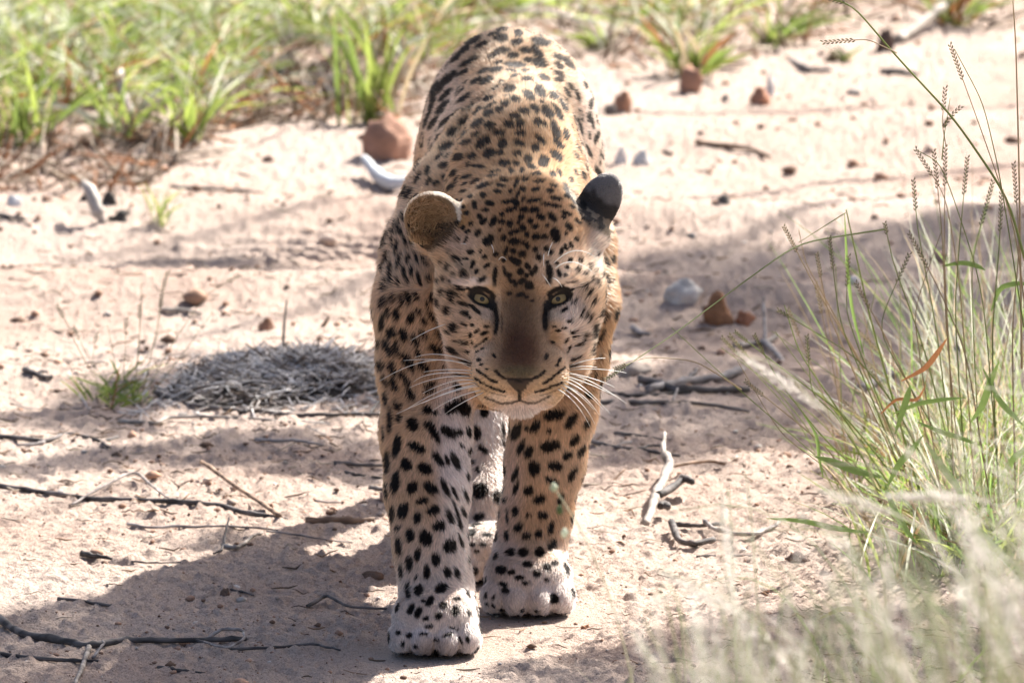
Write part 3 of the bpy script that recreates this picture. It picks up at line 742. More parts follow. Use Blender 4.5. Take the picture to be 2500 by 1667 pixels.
TINTS = [  # source px centre, radii, colour, strength, reach m
 (1270, 740, 190, 270, (.50, .37, .24), .8), (1100, 720, 90, 120, (.52, .38, .245), .8), (1110, 800, 60, 60, (.58, .45, .32), .6),
 (1180, 600, 110, 90, (.52, .41, .28), .6),
 (1270, 600, 80, 130, (.20, .120, .060), .85),
 (1270, 775, 52, 100, (.088, .054, .030), .95), (1272, 862, 70, 72, (.058, .027, .015), .97), (1268, 908, 60, 16, (.09, .080, .046), .85),
 (1190, 766, 22, 20, (.44, .38, .31), .8), (1216, 735, 8, 40, (.50, .40, .28), .7), (1354, 768, 22, 20, (.40, .35, .28), .8), (1209, 775, 11, 45, (.06, .045, .035), .8), (1333, 775, 12, 48, (.05, .038, .03), .85), (1150, 690, 40, 12, (.70, .65, .58), .8), (1400, 700, 40, 10, (.75, .70, .6), .7),  # narrow dark tints paint shade into the hollows beside the nose bridge
 (1190, 950, 55, 42, (.58, .43, .25), .8), (1345, 950, 55, 42, (.58, .43, .25), .8), (1225, 972, 38, 14, (.66, .58, .46), .8), (1315, 972, 38, 14, (.66, .58, .46), .8),
 (1278, 1003, 74, 22, (.68, .64, .59), .97), (1160, 850, 30, 60, (.68, .56, .42), .6), (1420, 790, 50, 90, (.72, .62, .48), .6), (1400, 650, 90, 60, (.80, .68, .52), .7), (1400, 800, 30, 90, (.80, .74, .66), .5),
 (1100, 540, 60, 60, (.34, .19, .07), .95), (1050, 525, 60, 60, (.27, .16, .08), .97),
 (1120, 590, 50, 30, (.52, .42, .34), .6),
 (1275, 400, 170, 160, (.37, .205, .098), .95), (1250, 160, 200, 140, (.40, .27, .16), .9),
 (1070, 260, 60, 160, (.54, .44, .34), .8), (1455, 300, 50, 170, (.66, .57, .47), .8),  # right flank tinted paler to paint in its sunlit edge
 (985, 720, 70, 330, (.55, .42, .29), .85), (960, 960, 40, 220, (.50, .34, .20), .8), (1050, 1050, 60, 130, (.52, .42, .32), .7), (1110, 1120, 50, 240, (.70, .67, .64), .9), (1110, 1330, 40, 160, (.72, .66, .58), .9),
 (1005, 1230, 62, 200, (.54, .41, .28), .9), (1050, 1420, 80, 130, (.64, .56, .47), .85), (1060, 1575, 120, 66, (.64, .60, .55), .95), (1060, 1600, 60, 40, (.24, .20, .17), .75), (1285, 1500, 80, 40, (.24, .20, .17), .7), (1500, 300, 40, 200, (.74, .66, .56), .8),  # last patch also paints sunlight along the right flank
 (1340, 1100, 120, 170, (.58, .44, .30), .9), (1250, 1250, 30, 160, (.60, .50, .42), .7), (1320, 1290, 70, 90, (.54, .39, .25), .9), (1210, 1390, 40, 60, (.50, .42, .34), .8), (1285, 1470, 120, 72, (.58, .53, .47), .95), (1460, 600, 28, 48, (.78, .72, .62), .8), (1360, 1470, 40, 60, (.74, .69, .62), .8),
 (1340, 1000, 110, 60, (.52, .36, .22), .8), (1200, 1010, 30, 80, (.78, .75, .70), .8),
]
def coat(P, N):
    px, py = project(P)
    hp = tohead(P)
    n = len(P)
    col = np.empty((n, 3)); col[:] = (.48, .32, .18)
    pale = np.array([.72, .66, .58])
    low = sstep(.40, .18, P[:, 2]) if False else 1 - sstep(.16, .36, P[:, 2])
    under = 1 - sstep(-.75, -.1, N[:, 2])
    belly = np.maximum(under * (P[:, 1] > .3), low * (P[:, 1] > .42) * .9)
    col = col * (1 - belly[:, None]) + pale * belly[:, None]
    pw = (1 - sstep(.07, .12, P[:, 2]))[:, None]; col = col * (1 - pw) + np.array([.64, .58, .50]) * pw
    inner = np.clip(-np.sign(P[:, 0] - .0) * N[:, 0], 0, 1) * (P[:, 2] < .32) * .6
    col = col * (1 - inner[:, None]) + pale * inner[:, None]
    view = ((P - CAM) * N).sum(1) < 1.5
    head = sstep(-.15, -.11, hp[:, 2]) * (np.abs(hp[:, 0]) < .13) * (hp[:, 1] > -.16)
    fade_nz = noise3(P, 60, 21) * .5
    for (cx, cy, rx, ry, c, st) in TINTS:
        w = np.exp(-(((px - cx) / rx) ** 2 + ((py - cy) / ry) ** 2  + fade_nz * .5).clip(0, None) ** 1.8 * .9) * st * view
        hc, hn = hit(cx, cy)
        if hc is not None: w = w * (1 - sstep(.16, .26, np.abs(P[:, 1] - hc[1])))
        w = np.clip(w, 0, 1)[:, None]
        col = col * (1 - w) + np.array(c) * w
    lum = col.mean(1, keepdims=True); col = (lum + (col - lum) * 1.12) * 1.07; col = col * np.array([1, .94, .97]); col = np.clip(col, .01, .95)
    col *= (1 + .22 * noise3(P, 45, 5) + .20 * noise3(P, 400, 6))[:, None]
    # ear backs are black with a grey sheen painted near the tip, the inside of the left ear is brown
    de = np.linalg.norm((P - ER) / np.array([.050, .05, .052]), axis=1)
    w = (1 - sstep(.95, 1.15, de))[:, None] * (hp[:, 1] < -.02)[:, None]
    gb = sstep(.002, .018, (P - ER) @ MR[2] + noise3(P, 160, 32) * .012)[:, None]
    eb = np.array([.15, .14, .135]) * gb + np.array([.030, .026, .023]) * (1 - gb)
    eb = np.where((((P - ER) @ MR[2] < -.008) & (noise3(P, 130, 31) > -.1))[:, None], np.array([.20, .155, .11]), eb)
    col = col * (1 - w) + eb * w
    # sunlit top edge of the left ear painted pale, brown dish inside
    e = (P - EL) @ ML.T; re = np.sqrt((e[:, 0] / .0360) ** 2 + (e[:, 2] / .0340) ** 2)
    inl = (np.linalg.norm(P - EL, axis=1) < .046) & (re < 1.12)
    col[inl] = np.array([.20, .125, .065]) * (1 + .5 * noise3(P[inl], 300, 77))[:, None]
    dk = inl & (e[:, 2] < -.006 + .008 * noise3(P, 120, 78)); col[dk] = (.07, .042, .022)
    lit_rim = inl & (re > .95) & (e[:, 2] > .002 - e[:, 0] * .3)
    col[lit_rim] = (.66, .55, .42)
    sp = np.maximum(paint_spots(P, N), paint_free(P, N))
    sp = sp * (1 - .9 * w[:, 0] * 0)
    dark = np.array([.007, .005, .004])
    col = col * (1 - sp[:, None]) + dark * sp[:, None]
    # pads
    pad = (P[:, 2] < .006)
    col[pad] = (.05, .04, .035)
    # soft dark of the eye opening
    for s_ in (-1, 1):
        d = np.hypot((hp[:, 0] - s_ * .046) / .0182, (hp[:, 1] - .0062 + s_ * .42 * (hp[:, 0] - s_ * .046)) / .0084)
        m = (1 - sstep(.92, 1.1, d)) * (hp[:, 2] < .006) * (hp[:, 2] > -.05)
        col = col * (1 - m[:, None]) + np.array([.012, .010, .009]) * m[:, None]
    return np.clip(col, .004, .95), sp
leopard = empty("leopard", (0, 0.35, 0), "spotted leopard with lowered head walking towards the viewer along a sandy track", "leopard")
BC, BS = coat(BV, VN)
m_body = material("coat_skin", attr=True, rough=.75, bump=(900, .6, .002))
body = mesh_obj("body", BV, BF, m_body, leopard, True, BC * .9)

def hair_material(name, attr=True, color=(.8, .8, .8), rough=.35):
    m = bpy.data.materials.new(name); m.use_nodes = True
    nt = m.node_tree
    for n in list(nt.nodes):
        if n.type == 'BSDF_PRINCIPLED': nt.nodes.remove(n)
    h = nt.nodes.new("ShaderNodeBsdfHairPrincipled")
    h.parametrization = 'COLOR'
    h.inputs["Roughness"].default_value = rough
    h.inputs["Radial Roughness"].default_value = .6
    h.inputs["IOR"].default_value = 1.45
    a = nt.nodes.new("ShaderNodeAttribute"); a.attribute_name = "tint"
    if attr: nt.links.new(a.outputs["Color"], h.inputs["Color"])
    else: h.inputs["Color"].default_value = (*color, 1)
    d = nt.nodes.new("ShaderNodeBsdfDiffuse")
    if attr: nt.links.new(a.outputs["Color"], d.inputs["Color"])
    else: d.inputs["Color"].default_value = (*color, 1)
    mix = nt.nodes.new("ShaderNodeMixShader"); mix.inputs[0].default_value = HAIR_DIFF
    nt.links.new(h.outputs[0], mix.inputs[1]); nt.links.new(d.outputs[0], mix.inputs[2])
    nt.links.new(mix.outputs[0], nt.nodes["Material Output"].inputs[0])
    return m
HAIR_DIFF = .65
m_fur = hair_material("fur")

def curves_obj(name, pts, radii, tint, mat, parent):
    """pts (n,k,3)"""
    n, k, _ = pts.shape
    hc = bpy.data.hair_curves.new(name)
    hc.add_curves([k] * n)
    hc.position_data.foreach_set("vector", pts.astype(np.float32).ravel())
    at = hc.attributes.get("radius") or hc.attributes.new("radius", 'FLOAT', 'POINT')
    at.data.foreach_set("value", np.ascontiguousarray(radii, np.float32).ravel())
    ta = hc.attributes.new("tint", 'FLOAT_COLOR', 'CURVE')
    c = np.ones((n, 4), np.float32); c[:, :3] = tint
    ta.data.foreach_set("color", c.ravel())
    hc.materials.append(mat)
    o = bpy.data.objects.new(name, hc)
    scene.collection.objects.link(o)
    if parent is not None:
        o.parent = parent; o.matrix_parent_inverse = Matrix.Translation(parent.location).inverted()
    return o

def comb(P, N):
    """which way the fur lies"""
    hp = tohead(P)
    d = np.zeros_like(P)
    d[:] = (0, .8, -.55)
    leg = 1 - sstep(.26, .36, P[:, 2])
    d = d * (1 - leg[:, None]) + np.array([0, .15, -1.0]) * leg[:, None]
    chest = (P[:, 1] < .40) * (P[:, 2] > .26)
    side = np.stack([np.clip((P[:, 0] - .005) * 5, -.3, .3), np.full(len(P), .35), np.full(len(P), -.9)], 1)
    topn = sstep(.2, .7, N[:, 2])[:, None]
    side = side * (1 - topn) + np.array([0, 1.0, -.1]) * topn
    d = np.where(chest[:, None] > 0, side, d)
    pawm = P[:, 2] < .075
    d = np.where(pawm[:, None], np.array([0, -.7, -.5]), d)
    hw = ((np.abs(hp[:, 0]) < .13) & (hp[:, 1] > -.15) & (hp[:, 1] < .16) & (hp[:, 2] > -.13)).astype(float)
    # from the nose up over the brow, outwards on the cheeks, down on the lips
    out = np.stack([hp[:, 0] * 10, -np.ones(len(P)) * 1.0, -.3 * np.ones(len(P))], 1)
    lips = sstep(.07, .1, hp[:, 1])[:, None]
    lo = np.stack([hp[:, 0] * 22, np.full(len(P), -.1), np.full(len(P), -1.)], 1)
    out = out * (1 - lips) + lo * lips
    ow = out @ HM
    d = d * (1 - hw[:, None]) + ow * hw[:, None]
    d = d - (d * N).sum(1)[:, None] * N
    return d / (np.linalg.norm(d, axis=1)[:, None] + 1e-9)

def grow_fur(count, seed=5):
    r = np.random.default_rng(seed)
    A = np.linalg.norm(FN, axis=1) * .5
    cen = BV[BF].mean(1)
    hpc = tohead(cen)
    fac = -((cen - CAM) * (FN / (np.linalg.norm(FN, axis=1)[:, None] + 1e-12))).sum(1) / 14
    w = A * (0.35 + 1.0 * (fac > -.25) + .9 * (cen[:, 1] < .05))
    # no fur in the eye openings, on the nose leather or under the paws
    for s_ in (-1, 1):
        d = np.sqrt(((hpc[:, 0] - s_ * .046) / .0185) ** 2 + ((hpc[:, 1] + .003) / .0105) ** 2)
        w[(d < 1) & (hpc[:, 2] > -.05)] = 0
    px, py = project(cen)
    for s_ in (-1, 1):
        d = np.hypot((hpc[:, 0] - s_ * .046) / .0175, (hpc[:, 1] - .0055 + s_ * .42 * (hpc[:, 0] - s_ * .046)) / .0090)
        w[(d < 1) & (hpc[:, 2] > -.05) & (hpc[:, 2] < .02)] = 0
    w[(py > 922) & (np.abs(px - 1269) < (962 - py) * .92) & (py < 962) & (hpc[:, 1] > .10)] = 0
    w[cen[:, 2] < .004] = 0
    fi = r.choice(len(BF), count, p=w / w.sum())
    a = r.random(count)[:, None]; b = r.random(count)[:, None]
    q = BF[fi]
    P = (BV[q[:, 0]] * (1 - a) + BV[q[:, 1]] * a) * (1 - b) + (BV[q[:, 3]] * (1 - a) + BV[q[:, 2]] * a) * b
    N = VN[q].mean(1); N /= np.linalg.norm(N, axis=1)[:, None] + 1e-9
    T = comb(P, N)
    swirl = np.stack([noise3(P, 22, s) for s in (41, 42, 43)], 1) * .9
    T = T + swirl - (swirl * N).sum(1)[:, None] * N + r.normal(size=P.shape) * .12
    T /= np.linalg.norm(T, axis=1)[:, None]
    hp = tohead(P)
    L = np.full(count, .0100)
    L[P[:, 1] > .45] = .0075
    face = (np.abs(hp[:, 0]) < .06) & (hp[:, 1] > -.03) & (hp[:, 1] < .14) & (hp[:, 2] > -.07)
    L[face] = .0038
    crown = (np.abs(hp[:, 0]) < .10) & (hp[:, 1] > -.14) & (hp[:, 1] <= -.03) & (hp[:, 2] > -.08)
    L[crown] = .0055
    L[P[:, 2] < .3] = .0080
    L[P[:, 2] < .08] = .006
    ruff = (np.abs(hp[:, 0]) > .07) & (hp[:, 1] > -.08) & (hp[:, 1] < .10) & (hp[:, 2] > -.12) & (np.abs(hp[:, 0]) < .13)
    L[ruff] = .012
    L[(np.linalg.norm(P - EL, axis=1) < .043) | (np.linalg.norm(P - ER, axis=1) < .046)] = .0024
    belly = (N[:, 2] < -.3) & (P[:, 1] > .35) & (P[:, 2] > .15)
    L[belly] = .022
    L *= r.uniform(.7, 1.25, count)
    lift = r.uniform(.15, .42, count)[:, None]
    d0 = T * (1 - lift) + N * lift; d0 /= np.linalg.norm(d0, axis=1)[:, None]
    k = 4
    t = np.linspace(0, 1, k)
    pts = P[:, None, :] + d0[:, None, :] * (L[:, None] * t[None])[..., None] + (T - N * .35)[:, None, :] * (L[:, None] * .30 * t[None] ** 2)[..., None]
    pts -= N[:, None, :] * .0006
    g = pts[:, :, 2]; pts[:, :, 2] = np.maximum(g, .0005)
    rad = np.tile(np.array([.00030, .00029, .00022, .00005]), (count, 1))
    C, S = coat(P + T * L[:, None] * .55, N)
    C = C * np.clip(1 + r.normal(size=(count, 1)) * .20, .4, 1.7)
    return curves_obj("fur", pts, rad, np.clip(C, .004, .93), m_fur, leopard)

fur = grow_fur(FUR_COUNT)

def ear_tufts(n=1500):
    r = np.random.default_rng(3)
    u = r.uniform(-1, 1, n); v = r.uniform(-.9, .75, n)
    ok = u * u + v * v < .92
    u, v = u[ok], v[ok]
    P = EL + ML[0] * (u * .030)[:, None] + ML[2] * (v * .032)[:, None] + ML[1] * (-.004 + .010 * (u * u + v * v))[:, None] * 1
    d = ML[0] * (-.55 - .4 * u[:, None]) * -1 * np.where(u[:, None] > -.2, -1, .6) + ML[2] * (.55 + .35 * r.normal(size=(len(u), 1))) + ML[1] * .45 + r.normal(size=(len(u), 3)) * .15
    d /= np.linalg.norm(d, axis=1)[:, None]
    L = r.uniform(.012, .024, len(u))
    t = np.linspace(0, 1, 4)
    pts = P[:, None] + d[:, None] * (L[:, None] * t)[..., None] + (ML[0] * .35)[None, None] * (L[:, None] * t ** 2)[..., None]
    rad = np.tile(np.array([.00032, .0003, .00022, .00006]), (len(u), 1))
    c = np.array([.42, .28, .16]) * r.uniform(.6, 1.4, (len(u), 1))
    return curves_obj("ear_hair", pts, rad, c, m_fur, leopard)
ear_tufts()["kind"] = "stuff"
def ear_base(n=900):
    r = np.random.default_rng(8)
    u = r.uniform(-1, 1, n)
    P = EL + ML[0] * (u * .034)[:, None] - ML[2] * (.026 + .006 * r.random(n) - .012 * u * u)[:, None] + ML[1] * r.uniform(.002, .012, n)[:, None]
    d = ML[2] * .9 + ML[1] * .35 + ML[0] * (u * -.25)[:, None] + r.normal(size=(n, 3)) * .22; d /= np.linalg.norm(d, axis=1)[:, None]
    L = r.uniform(.008, .019, n); t = np.linspace(0, 1, 4)
    pts = P[:, None] + d[:, None] * (L[:, None] * t)[..., None] + (ML[1] * .3)[None, None] * (L[:, None] * t ** 2)[..., None]
    c = np.array([.40, .27, .16]) * r.uniform(.3, 1.4, (n, 1))
    return curves_obj("ear_hair", pts, np.tile(np.array([.00032, .0003, .00022, .00006]), (n, 1)), c, m_fur, leopard)
ear_base()["kind"] = "stuff"
fur["kind"] = "stuff"

# ---- eyes
def eye_material():
    m = bpy.data.materials.new("iris"); m.use_nodes = True
    nt = m.node_tree; p = nt.nodes["Principled BSDF"]
    p.inputs["Roughness"].default_value = .3; p.inputs["Specular IOR Level"].default_value = .25; p.inputs["Coat Weight"].default_value = .25; p.inputs["Coat Roughness"].default_value = .05
    a = nt.nodes.new("ShaderNodeAttribute"); a.attribute_name = "tint"
    nt.links.new(a.outputs["Color"], p.inputs["Base Color"])
    return m
m_iris = eye_material()
m_eyeball = material("eyeball", (.02, .016, .013), .15, spec=.6)
for s_ in (-1, 1):
    c = HL(s_ * .046, -.0042, -.0260)
    aim = CAM - c; aim = aim / np.linalg.norm(aim)
    aim = aim + np.array([-.00 * s_, 0, -.04]); aim /= np.linalg.norm(aim)
    R = Vector(aim).to_track_quat('Z', 'Y').to_matrix()
    R = np.array(R)
    def dome(rad, a0, a1, nr, ns):
        v = []; ang = []
        for i in range(nr + 1):
            a = a0 + (a1 - a0) * i / nr
            for j in range(ns):
                b = 2 * math.pi * j / ns
                v.append(c + R @ np.array([math.sin(a) * math.cos(b), math.sin(a) * math.sin(b), math.cos(a)]) * rad); ang.append((a, b))
        f = [(i * ns + j, (i + 1) * ns + j, (i + 1) * ns + (j + 1) % ns, i * ns + (j + 1) % ns) for i in range(nr) for j in range(ns)]
        return np.array(v), np.array(f), ang
    v, f, _ = dome(.0178, .02, math.pi - .02, 24, 32)
    eb = mesh_obj("eye", v, f, m_eyeball, leopard, True)
    v, f, ang = dome(.0182, .0, .60, 16, 40)
    col = []
    for a, b in ang:
        t = a / .60
        fib = .85 + .3 * (math.sin(b * 23) * .5 + math.sin(b * 41 + 1) * .5) * .5
        base = np.array([.26, .19, .075]) * fib * (1.0 - .35 * t)
        if t < .27: base = np.array([.004, .004, .004])
        if t > .90: base = np.array([.05, .035, .01])
        col.append(base)
    iris = mesh_obj("iris", v, f, m_iris, eb, True, np.array(col))
    iris.matrix_parent_inverse = Matrix.Identity(4)
    iris.parent = eb

# ---- whiskers
WH = [((1152,884),(1075,865),(1013,872)), ((1150,897),(1050,880),(926,930)), ((1153,905),(1090,902),(1035,908)), ((1154,911),(1060,912),(1010,932)),
 ((1152,920),(1075,922),(1000,946)), ((1158,928),(1100,932),(1032,960)), ((1162,934),(1090,948),(997,996)), ((1168,942),(1085,962),(968,1010)), ((1174,952),(1110,972),(1055,1003)),
 ((1180,958),(1125,985),(1085,1012)), ((1150,890),(1070,878),(985,880)), ((1165,938),(1100,955),(1030,985)),
 ((1388,893),(1440,878),(1478,874)), ((1390,903),(1460,901),(1529,910)), ((1388,911),(1450,925),(1500,945)), ((1384,919),(1440,938),(1506,968)), ((1380,930),(1430,958),(1473,1000)),
 ((1376,938),(1425,968),(1462,1012)), ((1370,944),(1420,985),(1452,1035)), ((1362,950),(1405,985),(1440,1040)), ((1390,915),(1450,935),(1530,985)), ((1386,925),(1430,950),(1490,1010)),
 ((1378,941),(1415,965),(1450,1000)), ((1392,898),(1430,894),(1458,897)),
 ((1124,595),(1152,602),(1173,624)), ((1352,642),(1405,612),(1458,632)), ((1354,656),(1400,640),(1452,668)), ((1338,625),(1342,608),(1349,592)), ((1328,620),(1327,640),(1329,655)), ((1218,634),(1228,628),(1240,640)), ((1345,700),(1332,680),(1322,668)), ((1200,598),(1205,612),(1203,620)), ((1092,790),(1045,808),(1002,832)), ((1372,700),(1360,684),(1345,678))]
m_whisker = hair_material("whisker", False, (.85, .86, .84), .2)
m_whisker = material("whisker_white", (.82, .83, .80), .35, spec=.6, trans=.3)
for i, (a, b, c) in enumerate(WH):
    l0, n0 = hit(*a)
    if l0 is None: continue
    Y0 = l0[1]
    B = W(*b, Y0 - .012); Cc = W(*c, Y0 + .004)
    t = np.linspace(0, 1, 9)[:, None]
    mid = 2 * B - .5 * (l0 + Cc)
    pts = l0 * (1 - t) ** 2 + 2 * mid * t * (1 - t) + Cc * t ** 2
    s = Soup(); s.tube(pts, np.linspace(.00062, .00022, 9), 4, (.8, .8, .8))
    s.obj("whisker", m_whisker, leopard)
# ------------------------------------------------------------------ rocks
def rock_mesh(w, d, h, seed, sharp=.5, peak=0.0, box=False):
    g = np.random.default_rng(seed)
    v, f = lump(1.0, (0, 0, 0), 1, 1, 1, seed, 3)
    if True:
        base = lump.cache[3][0].copy()
        # cut by random planes -> facets
        for k in range(9 if not box else 0):
            n = g.normal(size=3); n /= np.linalg.norm(n)
            dd = g.uniform(.62, .85); o = base @ n - dd
            base = base - np.clip(o, 0, None)[:, None] * n
        if box:
            base = np.sign(base) * np.abs(base) ** .62
            base = base / np.abs(base).max(0) * .85
        if peak: base[:, :2] *= (1 - peak * np.clip(base[:, 2:3], 0, 1))
        base += noise3(base + 5, 2.2, seed)[:, None] * base * .55
        base += noise3(base + 9, 7.0, seed + 1)[:, None] * base * .20
    base *= np.array([w / 2, d / 2, h]) / np.abs(base).max(0)
    base[:, 2] = np.maximum(base[:, 2], -h * .30)
    return base, lump.cache[3][1]
m_rock_cache = {}
def rock(px, py, wpx, hpx, color, label, seed, cat="rock", name="rock", group=None, peak=0., box=False, rot=0., depth=.8, moss=None, lift=0.):
    c = GP(px, py); sc = (c[1] - CAM[1]) / FPX
    v, f = rock_mesh(wpx * sc, wpx * sc * depth, hpx * sc, seed, peak=peak, box=box)
    R = np.array([[math.cos(rot), -math.sin(rot), 0], [math.sin(rot), math.cos(rot), 0], [0, 0, 1]])
    v = v @ R.T
    key = tuple(color)
    if key not in m_rock_cache:
        m_rock_cache[key] = material("rock_stone", color, .9, noise=(22, .45), bump=(90, .8, .006), spec=.2)
    o = mesh_obj(name, v, f, m_rock_cache[key], None, False)
    c = c + np.array([0, wpx * sc * depth * .42, lift]); c[2] = HG(c[0], c[1]) - .002 + lift
    o.location = c
    return tag(o, label, cat, group)
lump(1, (0, 0, 0), div=3)
rock(952, 398, 160, 112, (.32, .18, .125), "big reddish brown block of stone behind the leopard's shoulder at left", 3, peak=.08, rot=.3)
rock(1752, 732, 104, 78, (.27, .135, .07), "orange brown pyramid-shaped rock on the right of the track", 8, peak=.42, rot=.5)
rock(1820, 738, 58, 34, (.33, .15, .085), "small low reddish stone touching the right foot of the pyramid rock", 12, rot=.2)
rock(1668, 722, 100, 52, (.50, .46, .42), "pale grey lumpy stone just left of the pyramid rock", 5, peak=.2)
rock(1688, 226, 62, 66, (.34, .19, .13), "red brown upright stone under the grass tuft beyond the leopard's back", 14, box=True, rot=.2)
rock(1520, 278, 46, 62, (.36, .20, .13), "brown upright stone close to the right of the leopard's rump", 15, box=True, rot=-.2)
rock(1490, 284, 44, 34, (.12, .10, .09), "dark low stone between the leopard and the brown upright stone", 16)
rock(1858, 258, 58, 40, (.38, .19, .12), "reddish stone in the pale sand below a white stone", 17)
rock(1882, 236, 30, 60, (.66, .63, .60), "white upright stone leaning behind the reddish stone", 18, peak=.3)
rock(2160, 128, 60, 62, (.12, .08, .065), "dark brown stone by the bleached branch at the top right", 19, peak=.3)
rock(648, 806, 52, 36, (.27, .15, .10), "brown stone behind the straw heap", 20, rot=.7, peak=.2)
rock(1568, 410, 56, 38, (.62, .60, .57), "bright white stone right of the black ear", 22)
rock(1515, 408, 34, 46, (.72, .68, .64), "small white stone hugging the leopard's right flank", 23)
rock(1550, 918, 124, 46, (.33, .28, .24), "flat grey stone beside the leopard's right shoulder", 24, peak=.2)
rock(1768, 528, 34, 26, (.12, .11, .10), "small dark grey stone standing in bare sand", 25)
rock(1690, 540, 36, 16, (.14, .13, .13), "small flat dark stone left of the standing one", 26)
rock(912, 1416, 62, 24, (.18, .11, .075), "flat dark brown clod beside the leading foreleg", 27, cat="clod", name="clod")
rock(1428, 1536, 30, 20, (.40, .20, .11), "little orange brown clod right of the trailing front paw", 28, cat="clod", name="clod")
rock(1632, 1412, 50, 26, (.45, .38, .31), "flat tan pebble on the sunny sand near the grass", 29, cat="pebble", name="pebble")
rock(1948, 1380, 66, 34, (.17, .12, .10), "dark flat clod at the edge of the tall grass", 30, cat="clod", name="clod")
rock(655, 407, 48, 20, (.16, .10, .08), "dark low clod alone on the sunny sand at upper left", 31, cat="clod", name="clod")
rock(2290, 645, 74, 24, (.22, .14, .11), "brown flat clod in the shade behind the grass stems", 32, cat="clod", name="clod")
rock(2040, 150, 60, 30, (.20, .15, .09), "mossy brown clod in the sand above centre right", 33, cat="clod", name="clod")
rock(550, 1462, 34, 32, (.17, .11, .08), "brown clod in the shade above the long dark branch", 34, cat="clod", name="clod")
rock(120, 1208, 44, 18, (.18, .12, .09), "small dark clod on the lit sand at far left", 35, cat="clod", name="clod")
rock(1770, 248, 24, 20, (.12, .11, .11), "tiny black stone left of the reddish stone", 36, cat="pebble", name="pebble")
rock(2110, 1640, 60, 50, (.22, .10, .07), "dark red clod under the blurred grass at the bottom right", 37, cat="clod", name="clod")
rock(288, 1120, 36, 16, (.17, .12, .09), "small clod under the tip of the crooked dark twig", 38, cat="clod", name="clod")

# dung and bleached bits at the left
def solid_tube(name, pts, rad, mat, color, label, cat, seg=16, wob=.25, seed=0, sides=10):
    pts = np.array(pts, float); n = len(pts)
    t = np.linspace(0, n - 1, seg); P = np.stack([np.interp(t, np.arange(n), pts[:, q]) for q in range(3)], 1)
    for _ in range(2): P[1:-1] = .25 * P[:-2] + .5 * P[1:-1] + .25 * P[2:]
    g = np.random.default_rng(seed)
    R = rad * np.sin(np.linspace(.25, math.pi - .25, seg)) ** .5 * (1 + g.normal(size=seg) * wob * .4)
    s = Soup(); s.tube(P, R, sides, color)
    return tag(s.obj(name, mat), label, cat)
m_pale = material("bleached", attr=True, rough=.55, noise=(40, .25), bump=(160, .5, .002))
a = GP(888, 432); b = GP(960, 470)
solid_tube("dry_leaf", [a + (0, 0, .03), (a + b) / 2 + (0, 0, .012), b + (0, 0, .012), b + (.03, 0, .02)], .011, m_pale, (.48, .50, .52), "shiny white curled leaf on the sand left of the leopard's neck", "leaf", seed=1)
a = GP(238, 548)
solid_tube("bleached_wood", [a + (.01, .0, .0), a + (0, 0, .02), a + (-.012, .02, .05), a + (-.022, .05, .055)], .010, m_pale, (.38, .34, .30), "short bleached piece of wood lying among black lumps at left", "wood", seed=2)
for i, (x, y, w, h) in enumerate(((268, 500, 46, 34), (290, 545, 58, 30), (300, 520, 40, 30), (205, 495, 26, 24))):
    rock(x, y, w, h, (.06, .055, .05), ("tall black lump behind the top of the bleached piece of wood", "wide black lump at the foot of the bleached piece of wood", "middle black lump between two others by the bleached wood", "smallest black lump, left of the bleached piece of wood")[i], 50 + i, cat="clod", name="clod", group="black lumps round the bleached wood")
for i, (x, y, w, h) in enumerate(((110, 490, 34, 14), (140, 488, 30, 16), (85, 492, 30, 10), (120, 496, 26, 12))):
    rock(x, y, w, h, (.10, .06, .045), ("second from right in the row of small dark lumps", "narrow third lump in the row of small dark lumps", "leftmost of the row of small dark lumps at left", "rightmost of the row of small dark lumps at left")[i], 60 + i, cat="clod", name="clod", group="row of small dark lumps at the far left")
rock(35, 500, 44, 24, (.72, .70, .68), "small white stone at the far left edge of the sand", 64, cat="pebble", name="pebble")

# ------------------------------------------------------------------ sticks
def bark(name, a, b, sc=60):
    m = bpy.data.materials.new(name); m.use_nodes = True
    nt = m.node_tree; p = nt.nodes["Principled BSDF"]; p.inputs["Roughness"].default_value = .75; p.inputs["Specular IOR Level"].default_value = .35
    tc = nt.nodes.new("ShaderNodeTexCoord"); n = nt.nodes.new("ShaderNodeTexNoise"); n.inputs["Scale"].default_value = sc; n.inputs["Detail"].default_value = 6
    mp = nt.nodes.new("ShaderNodeMapping"); mp.inputs["Scale"].default_value = (.35, 1, 1.4)
    nt.links.new(tc.outputs["Object"], mp.inputs[0]); nt.links.new(mp.outputs[0], n.inputs[0])
    r = nt.nodes.new("ShaderNodeValToRGB"); r.color_ramp.elements[0].position = .38; r.color_ramp.elements[1].position = .66
    r.color_ramp.elements[0].color = (*a, 1); r.color_ramp.elements[1].color = (*b, 1)
    nt.links.new(n.outputs[0], r.inputs[0]); nt.links.new(r.outputs[0], p.inputs[0])
    bp = nt.nodes.new("ShaderNodeBump"); bp.inputs["Strength"].default_value = .7; bp.inputs["Distance"].default_value = .002
    nt.links.new(n.outputs[0], bp.inputs["Height"]); nt.links.new(bp.outputs[0], p.inputs["Normal"])
    return m
BK = {"dark": bark("bark_dark", (.035, .03, .028), (.16, .14, .13)), "grey": bark("bark_grey", (.12, .10, .095), (.42, .38, .35)),
      "pale": bark("bark_pale", (.12, .10, .085), (.42, .37, .32)), "brown": bark("bark_brown", (.11, .065, .04), (.36, .24, .16)), "black": bark("bark_black", (.02, .017, .016), (.075, .065, .06))}
